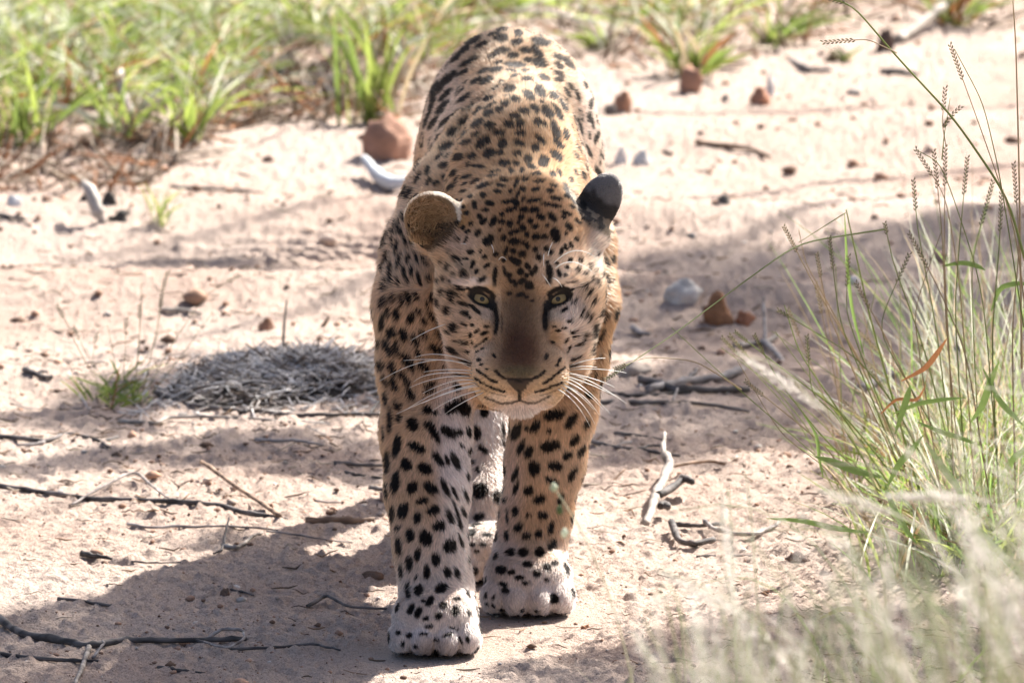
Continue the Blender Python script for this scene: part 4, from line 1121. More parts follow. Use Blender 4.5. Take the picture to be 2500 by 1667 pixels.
def stick(pts, rpx, kind, label, cat="stick", taper=.55, branches=(), name=None, lift=0., group=None, lifts=None):
    """pts: photo positions along the stick; branches: [(pts, rpx, kind)] -> twig parts"""
    def world(ps, r, lf=None):
        P = []
        for i, (x, y) in enumerate(ps):
            q = GP(x, y); sc = (q[1] - CAM[1]) / FPX
            P.append([q[0], q[1], 0, sc])
        P = np.array(P); n = len(P); m = max((n - 1) * 7, 8)
        t = np.linspace(0, n - 1, m); Q = np.stack([np.interp(t, np.arange(n), P[:, k]) for k in range(4)], 1)
        for _ in range(2): Q[1:-1, :2] = .25 * Q[:-2, :2] + .5 * Q[1:-1, :2] + .25 * Q[2:, :2]
        g = np.random.default_rng(int(ps[0][0] * 7 + ps[0][1]))
        Q[:, 0] += np.convolve(g.normal(size=m + 4), np.ones(5) / 5, 'valid') * .0014; Q[:, 1] += np.convolve(g.normal(size=m + 4), np.ones(5) / 5, 'valid') * .003
        R = r * Q[:, 3] * (1 - (1 - taper) * np.linspace(0, 1, m)) * (1 + np.convolve(g.normal(size=m + 2), np.ones(3) / 3, 'valid') * .08)
        kn = g.integers(2, m - 2, 2 + m // 12)
        R[kn] *= 1.25
        z = H(Q[:, 0], Q[:, 1], False) + R * .7 + .002 + lift + np.abs(np.convolve(g.normal(size=m + 6), np.ones(7) / 7, 'valid')) * .0016
        if lf is not None: z = z + np.interp(np.linspace(0, 1, m), np.linspace(0, 1, len(lf)), lf)
        return np.stack([Q[:, 0], Q[:, 1], z], 1), R
    P, R = world(pts, rpx, lifts)
    if name is None: name = "branch" if branches else "stick"
    s = Soup(); s.tube(P - P[0], R, 8, (.5, .5, .5))
    o = s.obj(name, BK[kind]); o.location = P[0]
    tag(o, label, cat, group)
    for b in branches:
        Pb, Rb = world(b[0], b[1], b[3] if len(b) > 3 else None)
        s = Soup(); s.tube(Pb - P[0], Rb, 7, (.5, .5, .5))
        c = s.obj("twig", BK[b[2]]); c.parent = o
    return o
stick([(380,966),(450,993),(570,1012),(640,1012),(720,1021),(840,1019),(928,1018)], 7.5, "dark", "long dark branch lying in front of the straw heap", branches=[([(600,1014),(612,1002),(622,996)],4,"dark",[0,.004,.010]), ([(905,1016),(915,1004),(925,1002)],4,"dark",[0,.005,.008])])
stick([(290,1036),(380,1042),(412,1026),(500,1023),(600,1028),(710,1036)], 5.5, "pale", "pale peeled stick lying just below the long dark branch")
stick([(-40,1068),(60,1080),(110,1085),(165,1066),(200,1070),(250,1086),(287,1072)], 6.5, "dark", "crooked dark twig entering from the left edge", branches=[([(108,1086),(70,1094),(40,1092)],5,"grey"), ([(250,1086),(262,1096),(270,1100)],4,"dark")])
stick([(622,1080),(680,1084),(720,1080),(792,1094)], 5, "grey", "short grey stick on the shaded sand left of the foreleg")
stick([(-60,1186),(80,1206),(220,1226),(370,1230),(470,1237),(540,1240),(600,1260),(700,1276)], 6.5, "dark", "very long thin dark stick running in from the left edge", taper=.9)
stick([(170,1240),(230,1216),(330,1176),(370,1202),(412,1226)], 4, "grey", "thin grey twig bent like a roof over the long thin stick", lifts=[0,.006,.012,.006,.002])
stick([(492,1162),(560,1206),(620,1242),(684,1278)], 5, "brown", "straight brown stick lying aslant over the long thin stick", lifts=[.015,.012,.010,.006], taper=1.1)
stick([(745,1280),(830,1279),(914,1280)], 8.5, "brown", "thick short brown stick left of the foreleg", taper=1.)
stick([(310,1286),(360,1294),(480,1292),(600,1292),(682,1300)], 4, "grey", "thin straw-coloured stick below the long thin stick")
stick([(650,1302),(740,1312),(862,1330)], 2.6, "grey", "very thin stem pointing down to the right near the foreleg")
stick([(540,1340),(575,1346),(600,1332),(618,1312),(640,1306)], 6, "pale", "little curved bleached twig in the sun", branches=[([(548,1338),(540,1350),(520,1356)],4,"dark"), ([(548,1338),(552,1318),(558,1306)],4,"dark",[0,.01,.02])])
stick([(738,1196),(770,1230),(830,1232)][1:], 3, "grey", "short thin twig beside the aslant brown stick")
stick([(198,1362),(240,1366),(290,1374)], 8, "black", "dark curled leaf on the sunny sand at left", cat="leaf", name="dry_leaf", taper=.3)
stick([(290,1374),(380,1380),(440,1376)], 2.5, "dark", "hair-thin dark stem leading away from the curled leaf")
stick([(-30,1500),(10,1532),(60,1560),(180,1580),(222,1586),(300,1572),(400,1572),(520,1570),(600,1566)], 11, "dark", "thick dark crooked branch across the bottom left corner",
      branches=[([(218,1590),(212,1605),(200,1640),(180,1690)],8,"pale"), ([(-30,1602),(60,1612),(140,1618),(240,1620)],7.5,"dark"), ([(500,1570),(540,1560),(590,1568),(600,1590),(560,1606),(520,1596),(500,1580)],4.5,"grey",[0,.01,.012,.014,.01,.008,.004]), ([(480,1572),(560,1592),(700,1584),(770,1578),(830,1592)],5,"dark"), ([(225,1612),(260,1596),(250,1588)],4,"grey",[0,.01,.01])])
stick([(752,1488),(780,1478),(800,1474),(840,1490),(900,1492),(980,1491)], 5, "dark", "dark twig with a hooked end running behind the leading paw", lifts=[0,.004,.008,.003,0,0])
stick([(385,1640),(440,1646),(500,1650)], 7, "black", "short black stick in the shade at the bottom edge")
stick([(140,1470),(200,1472),(270,1486),(310,1484)], 5, "dark", "dark twig half buried in the shaded sand at lower left")
stick([(530,1440),(570,1446),(620,1458)], 4, "dark", "small dark twig below the curved bleached one")
stick([(58,912),(90,930),(110,938),(128,936)], 8, "dark", "stubby dark twig at the far left below the ruts", branches=[([(92,932),(100,924),(118,930)],5,"grey",[0,.006,.004])])
stick([(815,1140),(880,1142),(950,1143)], 6, "dark", "dark stick disappearing behind the foreleg, upper of two")
stick([(842,1162),(870,1166),(940,1174)], 5.5, "black", "dark stick disappearing behind the foreleg, lower of two")
stick([(900,1198),(960,1204)], 6, "dark", "short dark stick end just left of the foreleg")
stick([(1450,992),(1560,990),(1650,990),(1740,996),(1830,1010)], 7, "dark", "long dark stick on shaded ground right of the leopard's chest", branches=[([(1640,990),(1650,978),(1656,974)],4,"grey",[0,.008,.012])])
stick([(1580,962),(1640,948),(1700,936),(1760,920),(1812,908)], 11, "grey", "thick grey branch lying aslant right of the leopard", branches=[([(1670,944),(1690,930),(1700,920)],6,"grey",[0,.006,.01])], taper=.75)
stick([(1560,934),(1600,944),(1650,962),(1720,962),(1830,960)], 10, "dark", "thick dark branch crossing under the grey one", taper=.8)
stick([(1480,966),(1530,974),(1600,972),(1680,962)], 6, "black", "black stick end poking from behind the leopard's shoulder")
stick([(1790,856),(1830,852),(1870,842),(1900,830)], 10, "pale", "pale knotted branch behind the grass stems", branches=[([(1860,845),(1880,862),(1900,880),(1912,892)],9,"grey",[0,.006,.004,0]), ([(1868,842),(1866,820),(1862,800)],5,"grey",[0,.02,.035])])
stick([(2100,960),(2130,948),(2160,930),(2200,912)], 12, "grey", "weathered grey stick lying deep among the grass stems", taper=.9)
stick([(1446,1086),(1500,1098),(1580,1106),(1660,1120)], 6, "dark", "dark stick on the ground beside the trailing foreleg", branches=[([(1560,1104),(1590,1092),(1620,1096)],4,"dark"), ([(1500,1098),(1540,1086)],4,"grey")])
stick([(1500,1062),(1540,1068),(1600,1078),(1640,1080)], 4, "dark", "thin dark twig above the stick by the trailing foreleg")
stick([(1625,1158),(1636,1170),(1622,1200),(1604,1232),(1590,1262),(1576,1290)], 12, "pale", "thick bleached crooked branch on the right with dark side twigs", taper=.8, lifts=[.02,.015,.012,.01,.006,0],
      branches=[([(1606,1240),(1640,1226),(1670,1214),(1692,1222)],11,"dark",[.01,.014,.02,.02]), ([(1640,1172),(1680,1158),(1740,1146),(1770,1146)],5,"brown",[.014,.012,.008,.004]), ([(1620,1160),(1616,1146),(1624,1136)],6,"pale",[.02,.03,.04]),
                ([(1610,1262),(1625,1258),(1632,1266)],10,"dark",[.008,.01,.01]), ([(1640,1288),(1700,1292),(1770,1288)],6,"dark"), ([(1640,1300),(1648,1320),(1660,1340),(1700,1346),(1744,1332)],9,"dark",[.008,.006,.004,.004,.004]), ([(1720,1290),(1740,1310),(1800,1318),(1850,1318),(1890,1300),(1905,1290)],6,"grey",[.006,.006,.004,.004,.004,.008])])
stick([(2230,770),(2330,772),(2440,776),(2560,780)], 7, "black", "long black stick on the shaded ground behind the tall grass")
stick([(1700,1366),(1780,1364),(1850,1362)], 4, "dark", "short dark twig below the bleached crooked branch")
stick([(415,462),(500,466),(590,470),(640,476)], 5, "dark", "thin dark twig on the sunny sand at upper left", taper=.4)
stick([(-30,530),(30,545),(64,556)], 6, "dark", "dark twig end at the left edge beside the sunny sand")
stick([(392,768),(440,756),(490,750)], 6, "pale", "pale stick on the sand behind the small green seedling")
stick([(640,168),(700,214),(780,244),(870,262)], 22, "black", "dark log hidden under the green grass at the top", cat="log", name="log", taper=.8)  # black bark puts the shadow under the grass into the log's colour
stick([(2190,112),(2240,90),(2290,66),(2340,44)], 15, "pale", "blurred bleached branch at the top right", cat="branch", name="branch", lifts=[.0,.01,.02,.03])
stick([(1545,738),(1560,748),(1585,752)], 9, "grey", "small grey chip of wood on the shaded ground right of the head", cat="wood", name="wood_chip")
stick([(290,262),(310,300),(340,318),(366,312)], 13, "grey", "bent grey branch under the grass at upper left", lifts=[.05,.02,.01,.0])
stick([(1700,360),(1760,372),(1830,374),(1880,390)], 8, "brown", "long brown twig lying blurred on the bright sand", taper=.5)
stick([(1930,156),(1980,178),(2030,178)], 8, "grey", "short blurred grey twig under the mossy clod")
stick([(2150,186),(2200,184),(2240,190)], 9, "dark", "short dark twig right of the mossy clod")

# upright dead stem behind the straw heap
B = GP(693, 880)
def upright(pts): return [W(x, y, B[1]) for x, y in pts]
s = Soup(); s.tube(np.array(upright([(693,882),(691,840),(694,790),(700,733)])) - B, [.0022,.002,.0016,.0009], 6, (.5,.5,.5))
dead = s.obj("dead_stem", BK["dark"]); dead.location = B
tag(dead, "thin dark dead stem standing up out of the straw heap", "stem")
s = Soup(); s.tube(np.array(upright([(694,840),(706,850),(722,878)])) - B, [.002,.0018,.0015], 6, (.5,.5,.5)); c = s.obj("twig", BK["dark"]); c.parent = dead
B = GP(788, 800)
s = Soup(); s.tube(np.array(upright([(786,800),(796,786),(804,772)])) - B + 0, [.003,.0026,.002], 6, (.5,.5,.5)); c = s.obj("wood_chip", BK["brown"]); c.location = B
tag(c, "small brown splinter of wood standing in the sand right of the dead stem", "wood")
B = GP(578, 668)
s = Soup(); s.tube(np.array([(0,0,0),(.004,0,.008),(.010,0,.006),(.014,0,.0)]), [.0018,.002,.002,.0015], 6, (.5,.5,.5)); c = s.obj("seed_pod", BK["dark"]); c.location = B
tag(c, "tiny black curled pod on the crest of the wheel rut", "pod")

# ------------------------------------------------------------------ straw heap
HC = GP(665, 950)
def heap_h(x, y):
    d = np.hypot((x - HC[0]) / .15, (y - HC[1]) / .16)
    e = np.hypot((x - HC[0] - .10) / .10, (y - HC[1]) / .13)
    return .031 * np.clip(1 - d * d, 0, 1) ** .8 + .018 * np.clip(1 - e * e, 0, 1)
g = np.random.default_rng(77)
heap = empty("straw_heap", HC, "low grey heap of matted dry straw on the track left of the leopard", "straw heap")
u = np.linspace(-1, 1, 40); UU, VV = np.meshgrid(u, u, indexing='ij')
hx = HC[0] + UU * .2; hy = HC[1] + VV * .18
hz = H(hx, hy) + heap_h(hx, hy) * .75 - .003 + noise2(hx * 70, hy * 70, 3) * .006 * (heap_h(hx, hy) > 0)
ii = np.arange(39)[:, None] * 40 + np.arange(39)[None]
core = mesh_obj("core", np.stack([hx, hy, hz], -1).reshape(-1, 3), np.stack([ii, ii + 40, ii + 41, ii + 1], -1).reshape(-1, 4), material("heap_core", (.05, .04, .033), .95, noise=(60, .4), bump=(150, .9, .006)), heap)  # near-black core paints in the shade of gaps between straws
def straws(n, spread, parent, name):
    s = Soup()
    for i in range(n):
        a = g.uniform(0, 6.28); r = abs(g.normal()) * spread
        x = HC[0] + .04 + math.cos(a) * r * .165; y = HC[1] + math.sin(a) * r * .15
        L = g.uniform(.012, .050); th = g.uniform(0, 6.28); el = g.normal() * .35; bend = g.normal() * .3
        t = np.linspace(-.5, .5, 4)
        xx = x + L * t * math.cos(th) + bend * L * t * t * math.sin(th); yy = y + L * t * math.sin(th) - bend * L * t * t * math.cos(th)
        zz = H(xx, yy, False) + float(heap_h(np.array([x]), np.array([y]))[0]) + L * t * math.sin(el) + g.uniform(.001, .008); zz = np.maximum(zz, H(xx, yy, False) + .001)
        q = g.random(); col = np.array([.62, .59, .56]) if q < .4 else (np.array([.32, .29, .27]) if q < .75 else np.array([.12, .09, .07]))
        s.tube(np.stack([xx, yy, zz], 1), np.array([.8, 1, 1, .7]) * g.uniform(.0005, .0014), 4, col * g.uniform(.7, 1.3))
    o = s.obj(name, m_peb, parent); o["kind"] = "stuff"; return o
straws(3600, .74, heap, "straw")
# ------------------------------------------------------------------ grass
m_grass = material("grass_blade", attr=True, rough=.5, trans=.45, spec=.35)
GREEN = np.array([.16, .22, .055]); LIME = np.array([.31, .38, .09]); DRY = np.array([.46, .37, .24]); PALE = np.array([.56, .57, .46]); RUST = np.array([.26, .12, .05])
def tuft_soup(s, bases, n_each, height, width, g, palette, spread=.5, lean=(0, 0), segs=4, curl=.5):
    bases = np.asarray(bases, float)
    B = np.repeat(bases, n_each, 0); n = len(B)
    r = height * .10
    B = B + np.stack([g.normal(size=n) * r, g.normal(size=n) * r, np.zeros(n)], 1)
    B[:, 2] = H(B[:, 0], B[:, 1], False) - .004
    d = np.stack([g.normal(size=n) * spread + lean[0], g.normal(size=n) * spread + lean[1], np.ones(n)], 1); d /= np.linalg.norm(d, axis=1)[:, None]
    L = height * g.uniform(.45, 1.15, n)
    bend = np.stack([d[:, 0] * curl * g.uniform(.2, 1.6, n), d[:, 1] * curl * g.uniform(.2, 1.6, n), -g.uniform(.05, .55, n) * curl], 1)
    pal = np.array([p[0] for p in palette]); pw = np.array([p[1] for p in palette]); pw = pw / pw.sum()
    c = pal[g.choice(len(pal), n, p=pw)] * g.uniform(.7, 1.3, (n, 1))
    v, f, cc = ribbons(B, d, L, width * g.uniform(.6, 1.3, n), bend, c * .85, c * 1.05, segs)
    s.add(v, f, cc)
PAL_BG = [(GREEN, 3.2), (LIME, 4.5), (DRY, 2), (PALE, 3.4), (RUST, 1.1)]

# the bank of grass beyond the track: dense on the left, thinning to the right, going on behind
g = np.random.default_rng(101)
s = Soup(); P = []
for i in range(2600):
    px = g.uniform(-500, 3000); py = g.uniform(-130, 420)
    # lower edge of the growth, photo shape
    edge = np.interp(px, [-500, 0, 150, 330, 520, 640, 780, 1000, 1150, 1300, 1480, 1650, 1850, 2000, 2120, 2300, 2500, 3000], [330, 300, 330, 350, 300, 170, 200, 190, 70, 30, 60, 120, 80, 30, -10, 30, 60, 60])
    dens = np.interp(px, [-500, 1000, 1250, 2600], [1, 1, .55, .5])
    if 620 < px < 860 and 110 < py: continue
    if py > edge or g.random() > dens * (1 if py < edge - 60 else .55): continue
    P.append(G(px, py))
P = [p for p in P if noise2(np.array([p[0] * 3.2]), np.array([p[1] * 2.0]), 88)[0] > -.06]
tuft_soup(s, P, 11, .145, .0054, g, PAL_BG, .55, curl=.9)
P2 = [(g.uniform(-3.5, 4.5), g.uniform(5.9, 10) + abs(g.normal()), 0) for _ in range(1500)]
tuft_soup(s, P2, 14, .20, .0075, g, PAL_BG, .42, segs=3)
P3 = []
for _ in range(2600):
    a = g.uniform(-1, 1); y = 10 * math.exp(g.uniform(0, 2.3)); P3.append((a * y * .8, y, 0))
tuft_soup(s, P3, 8, .38, .022, g, PAL_BG, .4, segs=2)
P4 = [(sx * g.uniform(1.5, 7), g.uniform(-6, 6), 0) for sx in (-1, 1) for _ in range(700)]
P4 = [p for p in P4 if p[0] > 1.5 or p[1] > 1 or p[0] < -2]
tuft_soup(s, P4, 10, .22, .006, g, PAL_BG, .45, segs=3)
o = s.obj("grass", m_grass); tag(o, "bank of green and straw coloured grass beyond the sandy track", "grass", kind="stuff")

# dry stems and leaf trash at the foot of the bank
s = Soup(); g = np.random.default_rng(102)
for i in range(900):
    px = g.uniform(-100, 1150) if g.random() < .7 else g.uniform(1150, 2500)
    e = np.interp(px, [0, 330, 640, 1000, 1200, 1650, 2100, 2500], [430, 440, 300, 300, 90, 200, 70, 90])
    py = e - abs(g.normal()) * 90
    b = G(px, py); L = g.uniform(.03, .13); th = g.uniform(0, 6.28); el = abs(g.normal()) * .55
    t = np.linspace(0, 1, 4)
    xx = b[0] + L * t * math.cos(th) * math.cos(el); yy = b[1] + L * t * math.sin(th) * math.cos(el); zz = H(xx, yy, False) + .003 + L * t * math.sin(el) 
    q = g.random(); col = np.array([.45, .38, .30]) if q < .4 else (np.array([.13, .09, .06]) if q < .75 else np.array([.28, .13, .06]))
    s.tube(np.stack([xx, yy, zz], 1), np.array([1, .9, .8, .4]) * g.uniform(.0012, .0035), 4, col)
tag(s.obj("dry_stems", m_peb), "tangle of dead stems and leaf trash at the foot of the far grass", "dead stems", kind="stuff")

def tuft(px, py, n, hpx, wpx, label, seed, pal, spread=.35, lean=(0, 0), curl=.6, name="grass_tuft", group=None):
    g = np.random.default_rng(seed); b = GP(px, py); sc = (b[1] - CAM[1]) / FPX
    s = Soup(); tuft_soup(s, [b], n, hpx * sc, wpx * sc, g, pal, spread, lean, 6, curl)
    for i in range(len(s.v)): s.v[i] = s.v[i] - b
    o = s.obj(name, m_grass); o.location = b
    return tag(o, label, "grass tuft", group)
tuft(908, 300, 34, 300, 15, "tall bright green tuft growing beside the reddish brown block", 1, [(LIME, 5), (GREEN, 3), (DRY, 1)], .20)
tuft(1688, 188, 46, 200, 14, "green tuft growing over the red brown upright stone", 2, [(LIME, 4), (GREEN, 3), (DRY, 2), (RUST, 1)], .5)
tuft(1880, 110, 34, 150, 13, "green tuft leaning right at the top edge of the track", 3, [(LIME, 3), (GREEN, 3), (DRY, 2)], .5, (.3, 0))
tuft(2060, 150, 16, 60, 10, "very small tuft on the mossy clod", 4, [(GREEN, 3), (DRY, 2)], .6)
tuft(392, 545, 26, 130, 5, "sparse pale green sprout on the sunny sand at left", 5, [(LIME, 4), (PALE, 2), (DRY, 1)], .22)
tuft(280, 330, 30, 220, 12, "arching green tuft above the bent grey branch", 6, [(LIME, 4), (GREEN, 3), (PALE, 2)], .45)
tuft(470, 340, 30, 200, 12, "green and rust coloured tuft at the lower edge of the bank", 7, [(LIME, 4), (GREEN, 3), (RUST, 2)], .4)
tuft(60, 350, 34, 260, 14, "tall green tuft at the left edge of the picture", 8, [(LIME, 4), (GREEN, 3), (DRY, 2)], .35)
tuft(600, 215, 30, 190, 14, "silvery tuft whose blades droop over the dark log", 9, [(PALE, 4), (LIME, 3)], .45, (.4, 0), 1.0)
tuft(1480, 120, 22, 120, 12, "faint green tuft right of the leopard's rump", 10, [(LIME, 3), (PALE, 3), (DRY, 2)], .5)
tuft(2330, 60, 30, 200, 13, "green tuft at the top right behind the bleached branch", 11, [(GREEN, 3), (LIME, 2), (RUST, 2)], .5)

# small seedling at left with thin seed stalks
g = np.random.default_rng(9)
b = GP(298, 985); sc = (b[1] - CAM[1]) / FPX
seedling = empty("seedling", b, "small green seedling with thin seed stalks beside the straw heap", "plant")
s = Soup(); bb = [b + np.array([g.normal() * .026, g.normal() * .045, 0]) for _ in range(11)]
tuft_soup(s, bb, 5, .058, .0036, g, [(GREEN * 1.1, 4), (LIME, 4), (RUST, 1), (DRY, 1)], .75, segs=4)
s.obj("foliage", m_grass, seedling)["kind"] = "stuff"
def stalk(parent, pts, Y, r, col, headlen=.0, parts=True, headcol=(.30, .30, .17), name="stalk", head=True):
    """a thin culm through photo positions at depth Y (Y may be a pair: foot, tip), with a spike of grains along its last part"""
    n = len(pts); Y = np.linspace(Y[0], Y[1], n) if np.ndim(Y) else np.full(n, Y)
    P = np.array([W(x, y, yy) for (x, y), yy in zip(pts, Y)])
    m = n * 6; t = np.linspace(0, n - 1, m); Q = np.stack([np.interp(t, np.arange(n), P[:, k]) for k in range(3)], 1)
    for _ in range(4): Q[1:-1] = .25 * Q[:-2] + .5 * Q[1:-1] + .25 * Q[2:]
    s = Soup(); s.tube(Q, np.linspace(r, r * .45, m), 5, col)
    o = s.obj(name, m_grass, parent)
    if head and headlen > 0:
        s = Soup(); L = np.r_[0, np.cumsum(np.linalg.norm(np.diff(Q, axis=0), axis=1))]
        k = L[-1]
        i = 0
        while k > L[-1] - headlen:
            p = np.array([np.interp(k, L, Q[:, q]) for q in range(3)]); tt = Q[-1] - Q[-3]; tt /= np.linalg.norm(tt)
            sd = np.cross(tt, [0, 1, .1]); sd /= np.linalg.norm(sd); sd *= (1 if i % 2 else -1)
            a = p + sd * .0008; e = p + sd * .0024 + tt * .0042
            s.tube([a, (a + e) / 2 + sd * .0004, e], [.0006, .0010, .0003], 5, np.array(headcol) * g.uniform(.7, 1.3))
            k -= .0026; i += 1
        h = s.obj("seed_head", m_grass); h.parent = o; h.matrix_parent_inverse = Matrix.Identity(4)
    return o
for pts, hl in ([((230,920),(190,850),(165,790),(140,748)), .02], [((265,940),(220,880),(180,800)), .02], [((300,940),(306,850),(308,780)), .015], [((330,940),(342,800),(346,680)), .0], [((350,950),(380,820),(398,700),(410,665)), .03], [((330,930),(340,850),(342,745)), .02], [((360,950),(420,840),(500,720),(583,673)), .02], [((370,960),(450,860),(520,760)), .0], [((240,950),(225,880),(236,815)), .015], [((320,930),(385,830),(395,720)), .02], [((290,940),(270,830),(262,790)), .0]):
    stalk(seedling, pts, b[1], .0006, np.array([.30, .30, .17]), hl)

# ---- the tall grass at the right, in focus
g = np.random.default_rng(55)
CB = GP(2380, 1290)
clump = empty("grass_clump", CB, "tall seeding grass clump with green stems and dry leaves at the right", "grass clump")
YB = CB[1]
ST = [ # points from the foot up, depth, radius, head length
 ([(2260,1250),(2190,1010),(2120,760),(2066,512)], (.6,.5), .0014, .0), ([(2230,1200),(2110,900),(1990,700),(1914,553)], (.7,.5), .0009, .05), ([(2110,900),(2010,720),(1966,640),(1950,560)], .55, .0007, .0),
 ([(2200,1150),(2120,950),(2050,790),(2025,580)], (.6,.4), .0009, .05), ([(2190,1130),(2080,900),(2020,760),(1994,620)], (.6,.45), .0008, .04), ([(2210,1140),(2100,860),(2065,760),(2072,625)], .5, .0008, .04),
 ([(2180,1160),(2060,1010),(1910,900),(1795,810)], (.6,.4), .0010, .03), ([(2170,1180),(2060,1020),(1950,860),(1915,745)], (.6,.4), .0010, .0), ([(2150,1200),(2010,1070),(1900,930),(1842,818)], (.5,.3), .0009, .04),
 ([(2130,1290),(2030,1100),(1920,1010),(1820,930)], (.5,.35), .0009, .04), ([(2160,1330),(2030,1150),(1905,1060),(1800,880)], (.5,.35), .0007, .0), ([(2150,1190),(2040,1010),(1980,960),(1970,820)], (.5,.4), .0009, .04),
 ([(2330,1220),(2320,900),(2305,640),(2308,360)], (.5,.5), .0009, .05), ([(2350,1220),(2310,800),(2300,560),(2280,370)], (.5,.45), .0008, .05), ([(2360,1200),(2330,760),(2345,560),(2362,385)], (.5,.45), .0008, .05),
 ([(2380,1200),(2345,700),(2310,480),(2236,365)], (.5,.5), .0008, .04), ([(2330,1180),(2290,820),(2240,560),(2230,440)], (.5,.5), .0008, .04), ([(2400,1240),(2380,900),(2370,640),(2425,440)], (.5,.5), .0008, .06),
 ([(2440,1240),(2420,840),(2440,600),(2445,470)], (.4,.4), .0009, .05), ([(2480,1240),(2470,800),(2490,600),(2475,400)], (.4,.4), .0009, .05), ([(2420,1240),(2360,860),(2290,700),(2220,570)], (.4,.4), .0009, .05),
 ([(2340,1180),(2260,860),(2180,640),(2160,545)], (.6,.5), .0009, .02), ([(2310,1240),(2240,980),(2160,820),(2090,690)], (.5,.45), .0008, .04), ([(2440,1200),(2400,700),(2300,400),(2236,365)], (.3,.3), .0007, .0),
 ([(2300,1220),(2250,900),(2230,760),(2300,560)], (.5,.5), .0008, .0), ([(2290,1190),(2180,980),(2090,870),(1900,757)], (.5,.4), .0010, .02), ([(2360,1180),(2230,960),(2140,800),(2220,620)], .5, .0008, .04),
 ([(2520,700),(2460,480),(2330,290),(2190,140),(2080,10),(1980,-12)], (.2,.1), .0014, .05), ([(2520,900),(2480,560),(2400,330),(2320,110)], (.2,.1), .0008, .05), ([(2500,800),(2440,420),(2400,250),(2330,120)], (.15,.1), .0007, .0),
 ([(2495,900),(2488,400),(2480,100),(2470,-40)], (.2,.2), .0011, .02), ([(2160,560),(1950,592),(1800,700),(1640,820),(1480,925)], (.5,.1), .0009, .04), ([(1950,592),(2064,520)][::-1], (.45,.4), .0006, .0),
 ([(2190,130),(2120,96),(2060,100),(2010,104)], .12, .0006, .04), ([(2320,240),(2305,330),(2300,390)][::-1], .3, .0006, .0), ([(2310,360),(2300,300),(2308,215)], .4, .0006, .03), ([(2302,310),(2320,285),(2345,262)], .4, .0006, .04),
 ([(1810,950),(1700,880),(1580,870),(1500,900)], (.3,.1), .0007, .03), ([(1990,1110),(1850,990),(1780,930),(1640,800)], (.4,.3), .0006, .0)]
for pts, Y, r, hl in ST:
    dry = g.random() < .35
    stalk(clump, pts, Y, r * 1.35, (DRY * .9 if dry else np.array([.24, .29, .10])) * g.uniform(.8, 1.15), hl, headcol=(.26, .24, .15), name="stem")
g2 = np.random.default_rng(505)
for k in range(34):     # straggling straw stems on the track side of the clump
    x0 = g2.uniform(2030, 2480); y0 = g2.uniform(1180, 1380); L = g2.uniform(260, 620); a = g2.uniform(-.75, .15)
    x1 = x0 + math.sin(a) * L; y1 = y0 - math.cos(a) * L
    Yk = G(x0, y0)[1]
    stalk(clump, [(x0, y0), ((x0 + x1) / 2 - a * 30, (y0 + y1) / 2 - 20), (x1 + a * 60, y1)], (Yk, Yk - g2.uniform(0, .15)), .0010, (DRY if g2.random() < .6 else np.array([.30, .34, .14])) * g2.uniform(.8, 1.2), .04 if g2.random() < .4 else 0, headcol=(.34, .30, .19), name="stem")
def big_leaf(pts, Y, wpx, col, parent=clump, name="leaf"):
    n = len(pts); Ys = np.linspace(Y[0], Y[1], n) if np.ndim(Y) else np.full(n, Y)
    P = np.array([W(x, y, yy) for (x, y), yy in zip(pts, Ys)]); m = 14
    t = np.linspace(0, n - 1, m); Q = np.stack([np.interp(t, np.arange(n), P[:, k]) for k in range(3)], 1)
    for _ in range(2): Q[1:-1] = .25 * Q[:-2] + .5 * Q[1:-1] + .25 * Q[2:]
    T = np.gradient(Q, axis=0); T /= np.linalg.norm(T, axis=1)[:, None]
    S = np.cross(T, [.15, -.75, .55]); S /= np.linalg.norm(S, axis=1)[:, None]; U = np.cross(S, T)
    w = wpx * .00033 * np.sin(np.linspace(.12, math.pi, m)) ** .9 * .5 + .0003
    v = np.stack([Q - S * w[:, None], Q + U * (w * .35)[:, None], Q + S * w[:, None]], 1).reshape(-1, 3)
    f = [(i * 3 + q, i * 3 + q + 1, i * 3 + 4 + q, i * 3 + 3 + q) for i in range(m - 1) for q in (0, 1)]
    return mesh_obj(name, v, np.array(f), m_grass, parent, True, np.tile(col, (len(v), 1)) * (1 + .1 * np.sin(np.arange(len(v)))[:, None]))
LG = np.array([.24, .36, .10])
